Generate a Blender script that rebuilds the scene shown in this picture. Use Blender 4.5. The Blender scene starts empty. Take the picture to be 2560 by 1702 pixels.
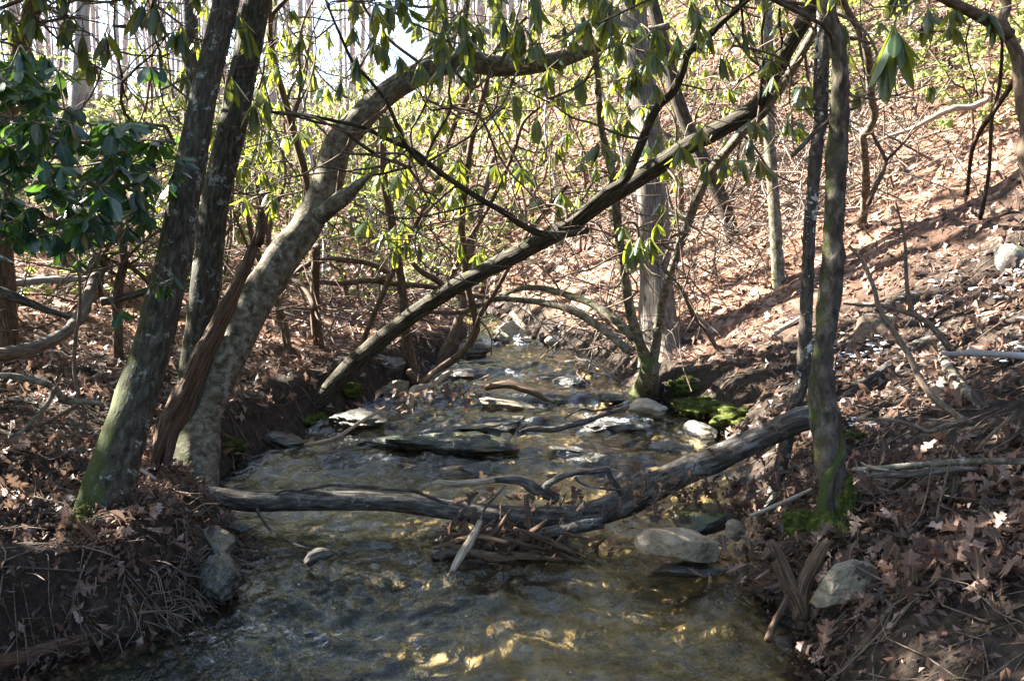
import bpy, math, random
import numpy as np
from mathutils import Matrix, Vector

rng = np.random.default_rng(11)
random.seed(11)
S = bpy.context.scene
COL = S.collection

# ------------------------------------------------------------------ camera
CAM = np.array([0.0, 0.0, 1.30])
PITCH = math.radians(5.0)
cd = bpy.data.cameras.new('camera'); cam = bpy.data.objects.new('camera', cd); COL.objects.link(cam)
cam.location = CAM; cam.rotation_euler = (math.pi/2 - PITCH, 0, 0)
cd.sensor_width = 36; cd.lens = 36; cd.clip_start = 0.05; cd.clip_end = 2000
S.camera = cam

# ------------------------------------------------------------------ light
SUN_AZ, SUN_EL = math.radians(-70), math.radians(33)      # azimuth from +Y, negative = to the left
w = bpy.data.worlds.new('World'); S.world = w; w.use_nodes = True
nt = w.node_tree
bg = nt.nodes['Background']; sky = nt.nodes.new('ShaderNodeTexSky')
sky.sky_type = 'NISHITA'; sky.sun_disc = False
sky.sun_elevation = SUN_EL; sky.sun_rotation = SUN_AZ
sky.air_density = 1.0; sky.dust_density = 1.6; sky.ozone_density = 2.0
nt.links.new(sky.outputs[0], bg.inputs[0]); bg.inputs[1].default_value = 0.052
sd = bpy.data.lights.new('sun', 'SUN'); sun = bpy.data.objects.new('sun', sd); COL.objects.link(sun)
sd.energy = 5.0; sd.angle = math.radians(0.5); sd.color = (1.0, 0.95, 0.86)
SDIR = Vector((math.sin(SUN_AZ)*math.cos(SUN_EL), math.cos(SUN_AZ)*math.cos(SUN_EL), math.sin(SUN_EL)))
sun.rotation_euler = SDIR.to_track_quat('Z', 'Y').to_euler()
sun.location = SDIR*60
S.view_settings.view_transform = 'Standard'; S.view_settings.look = 'None'
S.view_settings.gamma = 1; S.view_settings.use_curve_mapping = False
S.view_settings.exposure = 3.6
S.render.engine = 'CYCLES'
cy = S.cycles
cy.max_bounces = 6; cy.diffuse_bounces = 1; cy.glossy_bounces = 3; cy.transmission_bounces = 3; cy.transparent_max_bounces = 8
cy.sample_clamp_indirect = 4.0; cy.caustics_reflective = False; cy.caustics_refractive = False
cy.use_denoising = True

# ------------------------------------------------------------------ noise
def _h(i, j, k):
    n = (i*374761393 + j*668265263 + k*2147483647) & 0xffffffff
    n = ((n ^ (n >> 13))*1274126177) & 0xffffffff
    return ((n ^ (n >> 16)) & 0xffff)/65535.0
def vnoise(P):
    P = np.asarray(P, float); i = np.floor(P).astype(np.int64); f = P - i; f = f*f*(3 - 2*f)
    x, y, z = i[..., 0], i[..., 1], i[..., 2]; a, b, c = f[..., 0], f[..., 1], f[..., 2]
    def L(p, q, t): return p + (q - p)*t
    c00 = L(_h(x, y, z), _h(x+1, y, z), a); c10 = L(_h(x, y+1, z), _h(x+1, y+1, z), a)
    c01 = L(_h(x, y, z+1), _h(x+1, y, z+1), a); c11 = L(_h(x, y+1, z+1), _h(x+1, y+1, z+1), a)
    return L(L(c00, c10, b), L(c01, c11, b), c)*2 - 1
def fbm(P, o=3):
    s = 0; a = 1.0; P = np.asarray(P, float)
    for _ in range(o): s = s + a*vnoise(P); P = P*2.03 + 7.1; a *= .5
    return s
def n2(x, y, s=1.0, o=2, seed=0.0):
    x, y = np.broadcast_arrays(np.asarray(x, float), np.asarray(y, float))
    return fbm(np.stack([x*s + seed, y*s + seed*1.7, np.full(x.shape, seed*3.1 + .5)], -1), o)
def sstep(a, b, t):
    t = np.clip((np.asarray(t, float) - a)/(b - a), 0, 1); return t*t*(3 - 2*t)

# ------------------------------------------------------------------ terrain
YT = np.array([-40, -3, 2.0, 3.1, 3.45, 3.9, 4.35, 4.9, 5.7, 6.8, 7.7, 8.7, 9.7, 10.6, 12.0, 14.0, 18, 30, 80])
XL = np.array([-3, -2.0, -1.75, -1.50, -1.22, -1.03, -1.06, -1.42, -1.60, -1.38, -.98, -.64, -.27, -.28, -.75, -1.6, -2.6, -4, -8])
XR = np.array([1, 1.0, .85, .92, .93, .95, 1.02, 1.10, 1.25, 1.42, .98, .82, .68, .28, -.25, -1.0, -2.0, -3.3, -7])
ZT = np.array([-40, -3, 3.4, 4.0, 5.8, 6.25, 6.75, 7.0, 7.55, 7.85, 8.6, 8.95, 10.5, 10.8, 14, 20, 80])
ZW = np.array([-1, -.15, -.02, .01, .02, .07, .085, .14, .155, .215, .235, .31, .33, .40, .75, 1.2, 8])
def edges(y):
    y = np.asarray(y, float)
    j = .06*n2(y*0, y, 2.3, 2, 3.3)
    return np.interp(y, YT, XL) + j, np.interp(y, YT, XR) + .05*n2(y*0, y, 2.6, 2, 8.8)
def zwater(x, y):
    yy = y + .22*n2(x, y*.6, 1.5, 2, 5.1)
    return np.interp(yy, ZT, ZW)
def dists(x, y):
    l, r = edges(y); return l - x, x - r
def height(x, y):
    x = np.asarray(x, float); y = np.asarray(y, float); x, y = np.broadcast_arrays(x, y)
    dl, dr = dists(x, y); zw = np.interp(y, ZT, ZW)
    ins = np.minimum(-dl, -dr)                                   # >0 inside the channel
    depth = .13*sstep(0, .35, ins) + .04 + .10*sstep(.05, .5, -dl)*(1 - sstep(.5, 1.3, -dl))*(1 - sstep(4.2, 5.2, y))
    bed = zw - depth + .035*n2(x, y, 2.2, 3, 1.0) + .02*n2(x, y, 7, 2, 2.0)
    ll = np.maximum(dl, 0); rr = np.maximum(dr, 0)
    lb = zw - .04 + .30*sstep(0, .30, ll) + .035*ll + .085*np.maximum(ll - .5, 0)
    lb = lb + np.where(ll > 12, -.05*(ll - 12), 0)
    k = .46 + .10*sstep(4, 9, y)
    rb = zw - .04 + .24*sstep(0, .30, rr) + k*np.maximum(rr - .22, 0)
    rb = np.where(rr > 30, rb - .4*(rr - 30), rb)
    z = np.where(dl > 0, lb, np.where(dr > 0, rb, bed))
    land = sstep(0, .5, np.maximum(dl, dr))
    z = z + land*(.06*n2(x, y, .9, 3, 4.0) + .03*n2(x, y, 3.1, 2, 6.0))
    far = np.maximum(y - 12.5, 0)
    fac = .050 + .155*sstep(-.36, .35, x/np.maximum(y, 4))
    z = z + fac*np.minimum(far, 46) * sstep(0, 4, far) - .05*np.maximum(far - 46, 0)*sstep(0, 30, far-46)
    return z
def pt(u, v, Y):
    """point at world depth Y seen at source pixel (u,v) of 2560x1702"""
    a = (u - 1280)/2560; b = (851 - v)/2560
    t = Y/(math.cos(PITCH) + b*math.sin(PITCH))
    return np.array([CAM[0] + t*a, Y, CAM[2] + t*(b*math.cos(PITCH) - math.sin(PITCH))])
_ys = np.concatenate([np.arange(1.6, 14, .02), np.arange(14, 70, .2)])
def gnd(u, v):
    P = np.array([pt(u, v, y) for y in (1.0, 2.0)]); d = P[1] - P[0]
    Q = P[0][None] + (_ys - 1.0)[:, None]*d[None]
    hit = np.nonzero(Q[:, 2] < height(Q[:, 0], Q[:, 1]))[0]
    return Q[hit[0]] if len(hit) else Q[-1]
def gndw(u, v):
    P = np.array([pt(u, v, y) for y in (1.0, 2.0)]); d = P[1] - P[0]; Q = P[0][None] + (_ys - 1.0)[:, None]*d[None]
    l, r = dists(Q[:, 0], Q[:, 1]); top = np.maximum(height(Q[:, 0], Q[:, 1]), np.where(np.maximum(l, r) < 0, zwater(Q[:, 0], Q[:, 1]), -9))
    hit = np.nonzero(Q[:, 2] < top)[0]; return Q[hit[0]] if len(hit) else Q[-1]
ORG = {0: (0, 0, 1/.9211), 1: (0, 0, .36456), 2: (850, 0, .36456), 3: (1700, 0, .36456), 4: (0, 560, .36456), 5: (850, 560, .36456),
       6: (1700, 560, .36456), 7: (0, 1130, .36487), 8: (850, 1130, .36487), 9: (1700, 1130, .36487)}
def px(r, x, y):
    o = ORG[r]; return o[0] + x*o[2], o[1] + y*o[2]

# ------------------------------------------------------------------ mesh buffers
class Buf:
    def __init__(s): s.V = []; s.F = []; s.B = []; s.M = []; s.T = []; s.n = 0
    def add(s, V, F, bark=None, moss=None, tint=None):
        V = np.asarray(V, float); F = np.asarray(F, np.int64)
        s.V.append(V); s.F.append(F + s.n); m = len(V)
        s.B.append(np.asarray(bark, float) if bark is not None else V.copy())
        s.M.append(np.broadcast_to(np.asarray(0 if moss is None else moss, float), (m,)))
        s.T.append(np.broadcast_to(np.asarray(.5 if tint is None else tint, float), (m,)))
        s.n += m
    def mesh(s, name, mat, off=(0, 0, 0), smooth=True):
        V = np.concatenate(s.V) - np.asarray(off); F = np.concatenate(s.F)
        me = bpy.data.meshes.new(name)
        me.vertices.add(len(V)); me.vertices.foreach_set('co', V.astype(np.float32).ravel())
        me.loops.add(F.size); me.loops.foreach_set('vertex_index', F.astype(np.int32).ravel())
        me.polygons.add(len(F)); me.polygons.foreach_set('loop_start', np.arange(0, F.size, 3, dtype=np.int32))
        me.update(calc_edges=True)
        if smooth: me.polygons.foreach_set('use_smooth', np.ones(len(F), bool))
        a = me.attributes.new('bark', 'FLOAT_VECTOR', 'POINT'); a.data.foreach_set('vector', np.concatenate(s.B).astype(np.float32).ravel())
        a = me.attributes.new('moss', 'FLOAT', 'POINT'); a.data.foreach_set('value', np.concatenate(s.M).astype(np.float32))
        a = me.attributes.new('tint', 'FLOAT', 'POINT'); a.data.foreach_set('value', np.concatenate(s.T).astype(np.float32))
        me.materials.append(mat); return me
    def build(s, name, mat, parent=None, smooth=True, kind=None, label=None):
        off = ORIGIN.get(parent.name, (0, 0, 0)) if parent else (0, 0, 0)
        o = bpy.data.objects.new(name, s.mesh(name, mat, off, smooth)); COL.objects.link(o)
        if parent: o.parent = parent; ORIGIN[o.name] = off
        if kind: o['kind'] = kind
        if label: o['label'] = label
        return o
ORIGIN = {}
def thing(name, label, cat, loc, group=None):
    o = bpy.data.objects.new(name, None); COL.objects.link(o); o.location = [float(c) for c in loc]
    o.empty_display_size = .1
    ORIGIN[o.name] = np.asarray(loc, float); o['label'] = label; o['category'] = cat
    if group: o['group'] = group
    return o
def tag(o, label, cat, group=None):
    o['label'] = label; o['category'] = cat
    if group: o['group'] = group
    return o
def solo(buf, name, mat, label, cat, loc, group=None, smooth=True):
    o = bpy.data.objects.new(name, buf.mesh(name, mat, loc, smooth)); COL.objects.link(o); o.location = [float(c) for c in loc]
    ORIGIN[o.name] = np.asarray(loc, float)
    return tag(o, label, cat, group)

def crom(P, m):
    P = np.asarray(P, float); n = len(P)
    if n == 2: t = np.linspace(0, 1, m)[:, None]; return P[0]*(1-t) + P[1]*t
    Q = np.vstack([2*P[0] - P[1], P, 2*P[-1] - P[-2]])
    t = np.linspace(0, n - 1 - 1e-9, m); i = t.astype(int); f = (t - i)[:, None]
    a, b, c, d = Q[i], Q[i+1], Q[i+2], Q[i+3]
    return .5*(2*b + (c - a)*f + (2*a - 5*b + 4*c - d)*f**2 + (3*b - a - 3*c + d)*f**3)
_seed = [0]
def tube(buf, P, R, sides=8, seg=.08, rough=.0, ridge=0.0, moss=0.0, mossh=None, flare=0, tint=None, cap=True, ell=0, mmax=140):
    """tapering tube through control points; rough = lumpiness as share of the radius, ridge = lengthwise furrows"""
    P = np.asarray(P, float); _seed[0] += 1; sd = _seed[0]*3.7 % 91
    ln = np.sum(np.linalg.norm(np.diff(P, axis=0), axis=1)); m = int(np.clip(ln/seg, 3, mmax)); m = max(m, len(P))
    C = crom(np.c_[P, np.asarray(R, float)], m); r = np.maximum(C[:, 3], .0006); C = C[:, :3]
    T = np.gradient(C, axis=0); T /= np.linalg.norm(T, axis=1)[:, None] + 1e-12
    N = np.zeros_like(T); a = np.array([0, -1, .2]) if abs(T[0, 1]) < .85 else np.array([1, 0, .2])
    nn = a - T[0]*(a@T[0]); N[0] = nn/np.linalg.norm(nn)
    for i in range(1, m):
        nn = N[i-1] - T[i]*(N[i-1]@T[i]); N[i] = nn/(np.linalg.norm(nn) + 1e-12)
    Bn = np.cross(T, N); s = np.concatenate([[0], np.cumsum(np.linalg.norm(np.diff(C, axis=0), axis=1))])
    th = np.arange(sides)*2*math.pi/sides
    co, si = np.cos(th), np.sin(th); rm = r.mean()
    bark = np.stack([np.broadcast_to(co*rm, (m, sides)) + sd, np.broadcast_to(si*rm, (m, sides)) + sd*.7, np.broadcast_to(s[:, None] + sd, (m, sides))], -1)
    rad = np.broadcast_to(r[:, None], (m, sides)).copy()
    if rough: rad *= 1 + rough*fbm(bark*np.array([.9, .9, .55])/max(rm, .004), 3)
    if ridge: rad *= 1 + ridge*fbm(bark*np.array([3.2, 3.2, .8])/max(rm, .004), 2)
    if flare:
        rad *= (1 + flare*np.exp(-s/(2.2*r[0]))[:, None]*(1 + .5*np.sin(th*3 + sd)[None] + .3*np.sin(th*5 + sd*2)[None]))
    V = C[:, None] + rad[..., None]*(co[None, :, None]*N[:, None] + (1 - ell)*si[None, :, None]*Bn[:, None])
    mm = np.broadcast_to(np.asarray(moss, float), (m, sides)).copy()
    if mossh: mm = mm*np.exp(-s/mossh)[:, None]
    V = V.reshape(-1, 3)
    i = np.arange(m - 1)[:, None]*sides; j = np.arange(sides)[None]; j2 = (j + 1) % sides
    a, b, c, d = (i + j).ravel(), (i + j2).ravel(), (i + sides + j2).ravel(), (i + sides + j).ravel()
    F = np.concatenate([np.c_[a, b, c], np.c_[a, c, d]])
    bark = bark.reshape(-1, 3); mm = mm.ravel()
    if cap:
        k = len(V); V = np.vstack([V, C[0], C[-1]]); bark = np.vstack([bark, bark[0], bark[-1]]); mm = np.r_[mm, mm[0], mm[-1]]
        jj = np.arange(sides); F = np.concatenate([F, np.c_[np.full(sides, k), (jj+1) % sides, jj], np.c_[np.full(sides, k+1), (m-1)*sides + jj, (m-1)*sides + (jj+1) % sides]])
    buf.add(V, F, bark, mm, tint)
    return C, r

# icosphere
def ico(n):
    t = (1 + 5**.5)/2
    V = [(-1,t,0),(1,t,0),(-1,-t,0),(1,-t,0),(0,-1,t),(0,1,t),(0,-1,-t),(0,1,-t),(t,0,-1),(t,0,1),(-t,0,-1),(-t,0,1)]
    F = [(0,11,5),(0,5,1),(0,1,7),(0,7,10),(0,10,11),(1,5,9),(5,11,4),(11,10,2),(10,7,6),(7,1,8),(3,9,4),(3,4,2),(3,2,6),(3,6,8),(3,8,9),(4,9,5),(2,4,11),(6,2,10),(8,6,7),(9,8,1)]
    V = [np.array(v)/np.linalg.norm(v) for v in V]
    for _ in range(n):
        mid = {}; G = []
        def md(a, b):
            k = (min(a, b), max(a, b))
            if k not in mid:
                p = V[a] + V[b]; V.append(p/np.linalg.norm(p)); mid[k] = len(V) - 1
            return mid[k]
        for a, b, c in F:
            x, y, z = md(a, b), md(b, c), md(c, a); G += [(a, x, z), (b, y, x), (c, z, y), (x, y, z)]
        F = G
    return np.array(V), np.array(F)
ICO1 = ico(1)
ICO2, ICO3, ICO4 = ico(2), ico(3), ico(4)
def rock(buf, c, dims, rz=0, tilt=(0, 0), seed=0, cuts=9, rough=.05, moss=0.0, sub=None, layer=0):
    g = np.random.default_rng(seed); V, F = sub or ICO4; V = V.copy()
    for _ in range(cuts):
        n = g.normal(size=3); n /= np.linalg.norm(n); d = g.uniform(.42, .78); h = V@n - d
        V -= np.maximum(h, 0)[:, None]*n*.93
    V *= 1 + rough*fbm(V*2.5 + seed, 3)[:, None] + .035*fbm(V*7 + seed, 3)[:, None]
    if layer: V[:, :2] *= (1 + layer*vnoise(np.c_[V[:, 0]*.4 + seed, V[:, 1]*.4, V[:, 2]*7]))[:, None]
    V = V*np.asarray(dims)/2
    M = np.array((Matrix.Rotation(rz, 3, 'Z') @ Matrix.Rotation(tilt[0], 3, 'X') @ Matrix.Rotation(tilt[1], 3, 'Y')))
    V = V@M.T + np.asarray(c)
    buf.add(V, F, V.copy(), moss)

# ------------------------------------------------------------------ materials
class NT:
    def __init__(s, name):
        s.m = bpy.data.materials.new(name); s.m.use_nodes = True; s.t = s.m.node_tree
        s.t.nodes.clear(); s.out = s.n('ShaderNodeOutputMaterial')
    def n(s, typ, _in=None, **kw):
        nd = s.t.nodes.new(typ)
        for k, v in kw.items(): setattr(nd, k, v)
        for k, v in (_in or {}).items():
            if isinstance(v, bpy.types.NodeSocket): s.t.links.new(v, nd.inputs[k])
            elif v is not None: nd.inputs[k].default_value = v
        return nd
    def attr(s, name, out): return s.n('ShaderNodeAttribute', attribute_name=name).outputs[out]
    def mapv(s, vec, sc): return s.n('ShaderNodeMapping', {0: vec, 3: sc}).outputs[0]
    def noise(s, vec, scale, detail=3, rough=.55, dist=0):
        return s.n('ShaderNodeTexNoise', {'Vector': vec, 'Scale': scale, 'Detail': detail, 'Roughness': rough, 'Distortion': dist}).outputs[0]
    def ramp(s, fac, stops, interp='LINEAR'):
        r = s.n('ShaderNodeValToRGB', {0: fac}); e = r.color_ramp; e.interpolation = interp
        while len(e.elements) < len(stops): e.elements.new(.5)
        for el, (p, c) in zip(e.elements, stops): el.position = p; el.color = (*c, 1) if len(c) == 3 else c
        return r.outputs[0]
    def step(s, fac, a, b): return s.n('ShaderNodeMapRange', {0: fac, 1: a, 2: b, 3: 0.0, 4: 1.0}, interpolation_type='SMOOTHSTEP').outputs[0]
    def mix(s, f, a, b, mode='MIX'):
        nd = s.n('ShaderNodeMix', data_type='RGBA', blend_type=mode)
        for k, v in ((0, f), (6, a), (7, b)):
            if isinstance(v, bpy.types.NodeSocket): s.t.links.new(v, nd.inputs[k])
            else: nd.inputs[k].default_value = (*v, 1) if isinstance(v, tuple) and len(v) == 3 else v
        return nd.outputs[2]
    def math(s, op, a, b=0.0, clamp=False):
        nd = s.n('ShaderNodeMath', {0: a, 1: b}, operation=op); nd.use_clamp = clamp; return nd.outputs[0]
    def bump(s, h, dist, strength=1.0, normal=None):
        return s.n('ShaderNodeBump', {'Height': h, 'Distance': dist, 'Strength': strength, 'Normal': normal}).outputs[0]
    def bsdf(s, col, rough, normal=None, spec=.3):
        return s.n('ShaderNodeBsdfPrincipled', {'Base Color': col if isinstance(col, bpy.types.NodeSocket) else (*col, 1), 'Roughness': rough, 'Normal': normal, 'Specular IOR Level': spec}).outputs[0]
    def done(s, sh): s.t.links.new(sh, s.out.inputs[0]); return s.m

def bark_mat(name, dark, mid, light, zs=.3, freq=60, lichen=(.42, .45, .40), lich=.0, mosscol=(.055, .070, .014), bumpd=.006, spot=0, contrast=(.35, .65)):
    k = NT(name); v = k.attr('bark', 1)
    v2 = k.mapv(v, (1, 1, zs))
    rid = k.noise(v2, freq, 4, .6, .4); big = k.noise(v, 9, 3)
    col = k.ramp(rid, [(contrast[0], dark), (.5, mid), (contrast[1], light)])
    col = k.mix(k.step(big, .3, .75), col, k.mix(.5, col, mid), 'MIX')
    col = k.mix(k.math('MULTIPLY', k.step(k.noise(v, 170, 3), .45, .7), .35), col, dark)
    if lich:
        l = k.math('MULTIPLY', k.step(k.noise(v, 16, 5, .65), .62 - lich, .68 - lich), k.step(k.noise(v, 95, 3), .38, .5))
        col = k.mix(k.math('MULTIPLY', l, .8), col, k.mix(k.noise(v, 40, 2), lichen, tuple(c*.6 for c in lichen)))
    if spot:
        wob = k.n('ShaderNodeVectorMath', {0: v, 1: k.n('ShaderNodeVectorMath', {0: k.n('ShaderNodeTexNoise', {'Vector': v, 'Scale': 40.0}).outputs['Color'], 1: (.035, .035, .035)}, operation='MULTIPLY').outputs[0]}, operation='ADD').outputs[0]
        vo = k.n('ShaderNodeTexVoronoi', {'Vector': wob, 'Scale': 42.0, 'Randomness': 1.0}).outputs[0]
        big_ = k.noise(k.mapv(v, (1, 1, .6)), 5, 3)
        sp = k.math('MULTIPLY', k.math('LESS_THAN', vo, k.math('MULTIPLY', k.step(big_, .42, .7), .62)), .85)
        col = k.mix(sp, col, (.50, .50, .44))
    geo = k.n('ShaderNodeNewGeometry')
    dot = k.n('ShaderNodeVectorMath', {0: geo.outputs['Normal'], 1: (-.72, -.1, .6)}, operation='DOT_PRODUCT').outputs['Value']
    mo = k.math('ADD', k.math('MULTIPLY', dot, .35), k.noise(v, 24, 5, .65))
    mo = k.math('MULTIPLY', k.step(k.math('ADD', mo, k.attr('moss', 2)), .92, 1.12), .9)
    col = k.mix(mo, col, k.mix(k.noise(v, 120, 2), mosscol, tuple(c*.4 for c in mosscol)))
    h = k.math('ADD', rid, k.math('MULTIPLY', k.noise(v, 180, 2), .4))
    return k.done(k.bsdf(col, .85, k.bump(h, bumpd, .9), .2))
BARK_DARK = bark_mat('bark dark mossy', (.012, .011, .008), (.045, .039, .028), (.105, .093, .072), .3, 60, lich=.04, lichen=(.30, .32, .29))
BARK_SMOOTH = bark_mat('bark smooth mottled', (.035, .030, .020), (.125, .105, .074), (.25, .22, .17), .8, 30, lich=.05, lichen=(.36, .34, .28), bumpd=.006, contrast=(.36, .64))
BARK_RIDGE = bark_mat('bark ridged', (.010, .008, .006), (.048, .039, .027), (.12, .10, .07), .11, 95, lich=-.05, bumpd=.012, contrast=(.38, .66))
BARK_SHAG = bark_mat('bark shaggy', (.04, .032, .026), (.13, .108, .09), (.27, .235, .20), .09, 85, lich=-.02, bumpd=.010)
BARK_BROWN = bark_mat('bark brown gnarled', (.02, .015, .011), (.07, .053, .04), (.16, .13, .10), .45, 34, lich=-.05, bumpd=.007)
BARK_SPOT = bark_mat('bark lichen spotted', (.022, .018, .014), (.065, .052, .042), (.13, .11, .09), .4, 60, lich=.02, spot=1)
BARK_RHODO = bark_mat('bark rhododendron', (.040, .025, .016), (.105, .07, .048), (.19, .14, .10), .25, 80, bumpd=.003, lich=-.03)
BARK_TWIG = bark_mat('bark twig', (.05, .033, .022), (.12, .085, .06), (.21, .165, .125), .3, 120, bumpd=.001)
ROOT = bark_mat('roots', (.045, .032, .024), (.11, .08, .06), (.22, .17, .13), .3, 3, bumpd=.001)
BARK_BRUSH = bark_mat('brushwood', (.07, .05, .04), (.17, .13, .10), (.33, .28, .235), .3, 3, bumpd=.001)
BARK_GREY = bark_mat('bark grey background', (.19, .17, .16), (.31, .28, .265), (.43, .40, .38), .18, 26, bumpd=.004, lich=-.05)
WOOD_DEAD = bark_mat('dead wood', (.024, .014, .009), (.095, .058, .036), (.20, .135, .09), .08, 110, bumpd=.009, lich=-.2)
WOOD_LOG = bark_mat('wet log bark', (.013, .011, .009), (.068, .058, .049), (.20, .178, .155), .22, 55, bumpd=.008, lich=.03, lichen=(.26, .25, .23))
WOOD_PALE = bark_mat('bleached stick', (.13, .09, .06), (.30, .235, .17), (.48, .41, .33), .1, 120, bumpd=.002)

def leaf_mat(name, base, base2, trans, tfac, rough, spec=.5):
    k = NT(name); ti = k.attr('tint', 2); co = k.attr('bark', 1)
    col = k.mix(ti, base, base2)
    sep = k.n('ShaderNodeSeparateXYZ', {0: co}).outputs
    rib = k.step(k.math('ABSOLUTE', sep[0]), .0, .05)
    col = k.mix(rib, k.mix(.35, col, (.20, .24, .08)), col)
    no = k.noise(k.mapv(co, (6, 18, 6)), 1.2, 2)
    b = k.bsdf(col, rough, k.bump(no, .002, .35), spec)
    t = k.n('ShaderNodeBsdfTranslucent', {'Color': (*trans, 1)}).outputs[0]
    return k.done(k.n('ShaderNodeMixShader', {0: tfac, 1: b, 2: t}).outputs[0])
LEAF_RHODO = leaf_mat('rhododendron leaf', (.014, .036, .024), (.035, .066, .026), (.38, .42, .04), .34, .30)
LEAF_LAUREL = leaf_mat('laurel leaf', (.010, .034, .030), (.022, .056, .038), (.14, .30, .035), .24, .22)
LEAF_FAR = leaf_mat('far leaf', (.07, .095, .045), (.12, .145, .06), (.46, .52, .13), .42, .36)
def litter_mat():
    k = NT('dead oak leaf'); ti = k.attr('tint', 2); co = k.attr('bark', 1)
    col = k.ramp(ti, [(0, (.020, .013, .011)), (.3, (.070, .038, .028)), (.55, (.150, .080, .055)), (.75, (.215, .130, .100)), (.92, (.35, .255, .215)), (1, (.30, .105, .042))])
    sep = k.n('ShaderNodeSeparateXYZ', {0: co}).outputs
    rib = k.step(k.math('ABSOLUTE', sep[0]), .0, .035)
    col = k.mix(k.math('MULTIPLY', k.step(k.noise(co, 6, 3), .4, .7), .4), col, (.06, .035, .024))
    col = k.mix(rib, k.mix(.4, col, (.35, .24, .15)), col)
    b = k.bsdf(col, .55, k.bump(k.noise(co, 9, 2), .003, .4), .35)
    t = k.n('ShaderNodeBsdfTranslucent', {'Color': (.32, .20, .14, 1)}).outputs[0]
    return k.done(k.n('ShaderNodeMixShader', {0: .2, 1: b, 2: t}).outputs[0])
LITTER = litter_mat()
def ground_mat():
    k = NT('forest soil and stream bed'); co = k.n('ShaderNodeTexCoord').outputs['Object']
    n1 = k.noise(co, 22, 5, .65); n3 = k.noise(co, 1.6, 3)
    vo = k.n('ShaderNodeTexVoronoi', {'Vector': co, 'Scale': 13.0}).outputs['Color']
    cell = k.n('ShaderNodeSeparateColor', {0: vo}).outputs[0]
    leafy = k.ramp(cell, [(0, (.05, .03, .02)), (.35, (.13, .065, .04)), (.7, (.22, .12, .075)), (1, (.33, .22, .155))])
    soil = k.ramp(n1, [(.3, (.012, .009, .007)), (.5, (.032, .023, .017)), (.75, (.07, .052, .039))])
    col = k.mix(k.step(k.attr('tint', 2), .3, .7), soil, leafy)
    sand = k.ramp(k.noise(k.mapv(co, (1.0, .55, 1)), 9, 6, .7), [(.25, (.035, .028, .016)), (.42, (.15, .105, .045)), (.55, (.37, .245, .09)), (.68, (.48, .35, .155)), (.85, (.25, .21, .13))])
    pv = k.n('ShaderNodeTexVoronoi', {'Vector': co, 'Scale': 19.0, 'Randomness': 1.0})
    peb = k.n('ShaderNodeSeparateColor', {0: pv.outputs['Color']}).outputs
    pebm = k.math('MULTIPLY', k.math('GREATER_THAN', peb[1], .45), k.math('SUBTRACT', 1.0, k.step(pv.outputs[0], .4, .5)))
    sand = k.mix(k.math('MULTIPLY', pebm, .75), sand, k.ramp(peb[2], [(0, (.06, .05, .035)), (.5, (.23, .17, .10)), (1, (.38, .33, .24))]))
    bed_dark = k.math('ADD', k.math('MULTIPLY', k.step(n3, .42, .62), .6), k.attr('tint', 2), True)  # random dark mottling plus the painted deep-water darkening
    sand = k.mix(k.math('MULTIPLY', bed_dark, k.step(k.noise(co, 13, 4, .7), .3, .55)), sand, k.mix(k.noise(co, 40, 3), (.016, .022, .019), (.05, .055, .040)))
    bed = k.attr('bark', 1); bx = k.n('ShaderNodeSeparateXYZ', {0: bed}).outputs[0]
    col = k.mix(k.step(bx, .3, .8), col, sand)
    mo = k.step(k.math('ADD', k.attr('moss', 2), k.math('MULTIPLY', k.noise(co, 7, 5, .7), .7)), .95, 1.1)
    col = k.mix(mo, col, k.mix(k.noise(co, 60, 3), (.085, .125, .018), (.02, .038, .008)))
    h = k.math('ADD', k.math('MULTIPLY', n1, .8), k.math('MULTIPLY', k.noise(co, 90, 3), .5))
    return k.done(k.bsdf(col, .9, k.bump(h, .03, .8), .15))
GROUND = ground_mat()
def rock_mat(name, a, b, c, wet=.75, mosscol=(.085, .125, .018)):
    k = NT(name); co = k.attr('bark', 1)
    n = k.noise(co, 11, 6, .65, .3); la = k.noise(k.mapv(co, (1, 1, 6)), 9, 3); fi = k.noise(co, 75, 4)
    col = k.ramp(n, [(.3, a), (.5, b), (.72, c)])
    col = k.mix(k.math('MULTIPLY', k.step(la, .45, .7), .45), col, tuple(x*.55 for x in b))
    col = k.mix(k.math('MULTIPLY', k.step(fi, .5, .7), .4), col, a)
    col = k.mix(k.math('MULTIPLY', k.step(k.noise(co, 5, 3), .52, .7), .5), col, (.26, .15, .06))
    geo = k.n('ShaderNodeNewGeometry'); nz = k.n('ShaderNodeSeparateXYZ', {0: geo.outputs['Normal']}).outputs[2]
    mo = k.math('ADD', k.math('MULTIPLY', nz, .22), k.math('MULTIPLY', k.noise(co, 14, 6, .75), .9))
    mo = k.math('MULTIPLY', k.step(k.math('ADD', mo, k.attr('moss', 2)), .85, 1.12), .9)
    col = k.mix(mo, col, k.mix(k.noise(co, 80, 3), mosscol, tuple(x*.3 for x in mosscol)))
    h = k.math('ADD', k.math('ADD', n, k.math('MULTIPLY', fi, .5)), k.math('MULTIPLY', la, .5))
    return k.done(k.bsdf(col, wet, k.bump(h, .022, .9), .35))
ROCK_DRY = rock_mat('tan stone', (.07, .056, .038), (.19, .155, .108), (.32, .28, .21), .75)
TAN = rock_mat('warm tan boulder', (.10, .07, .042), (.25, .19, .125), (.38, .31, .22), .75)
ROCK_WET = rock_mat('wet grey slab', (.018, .018, .017), (.075, .072, .062), (.18, .17, .14), .3)
ROCK_PALE = rock_mat('pale stone', (.20, .17, .12), (.38, .33, .25), (.55, .50, .41), .8)
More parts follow.
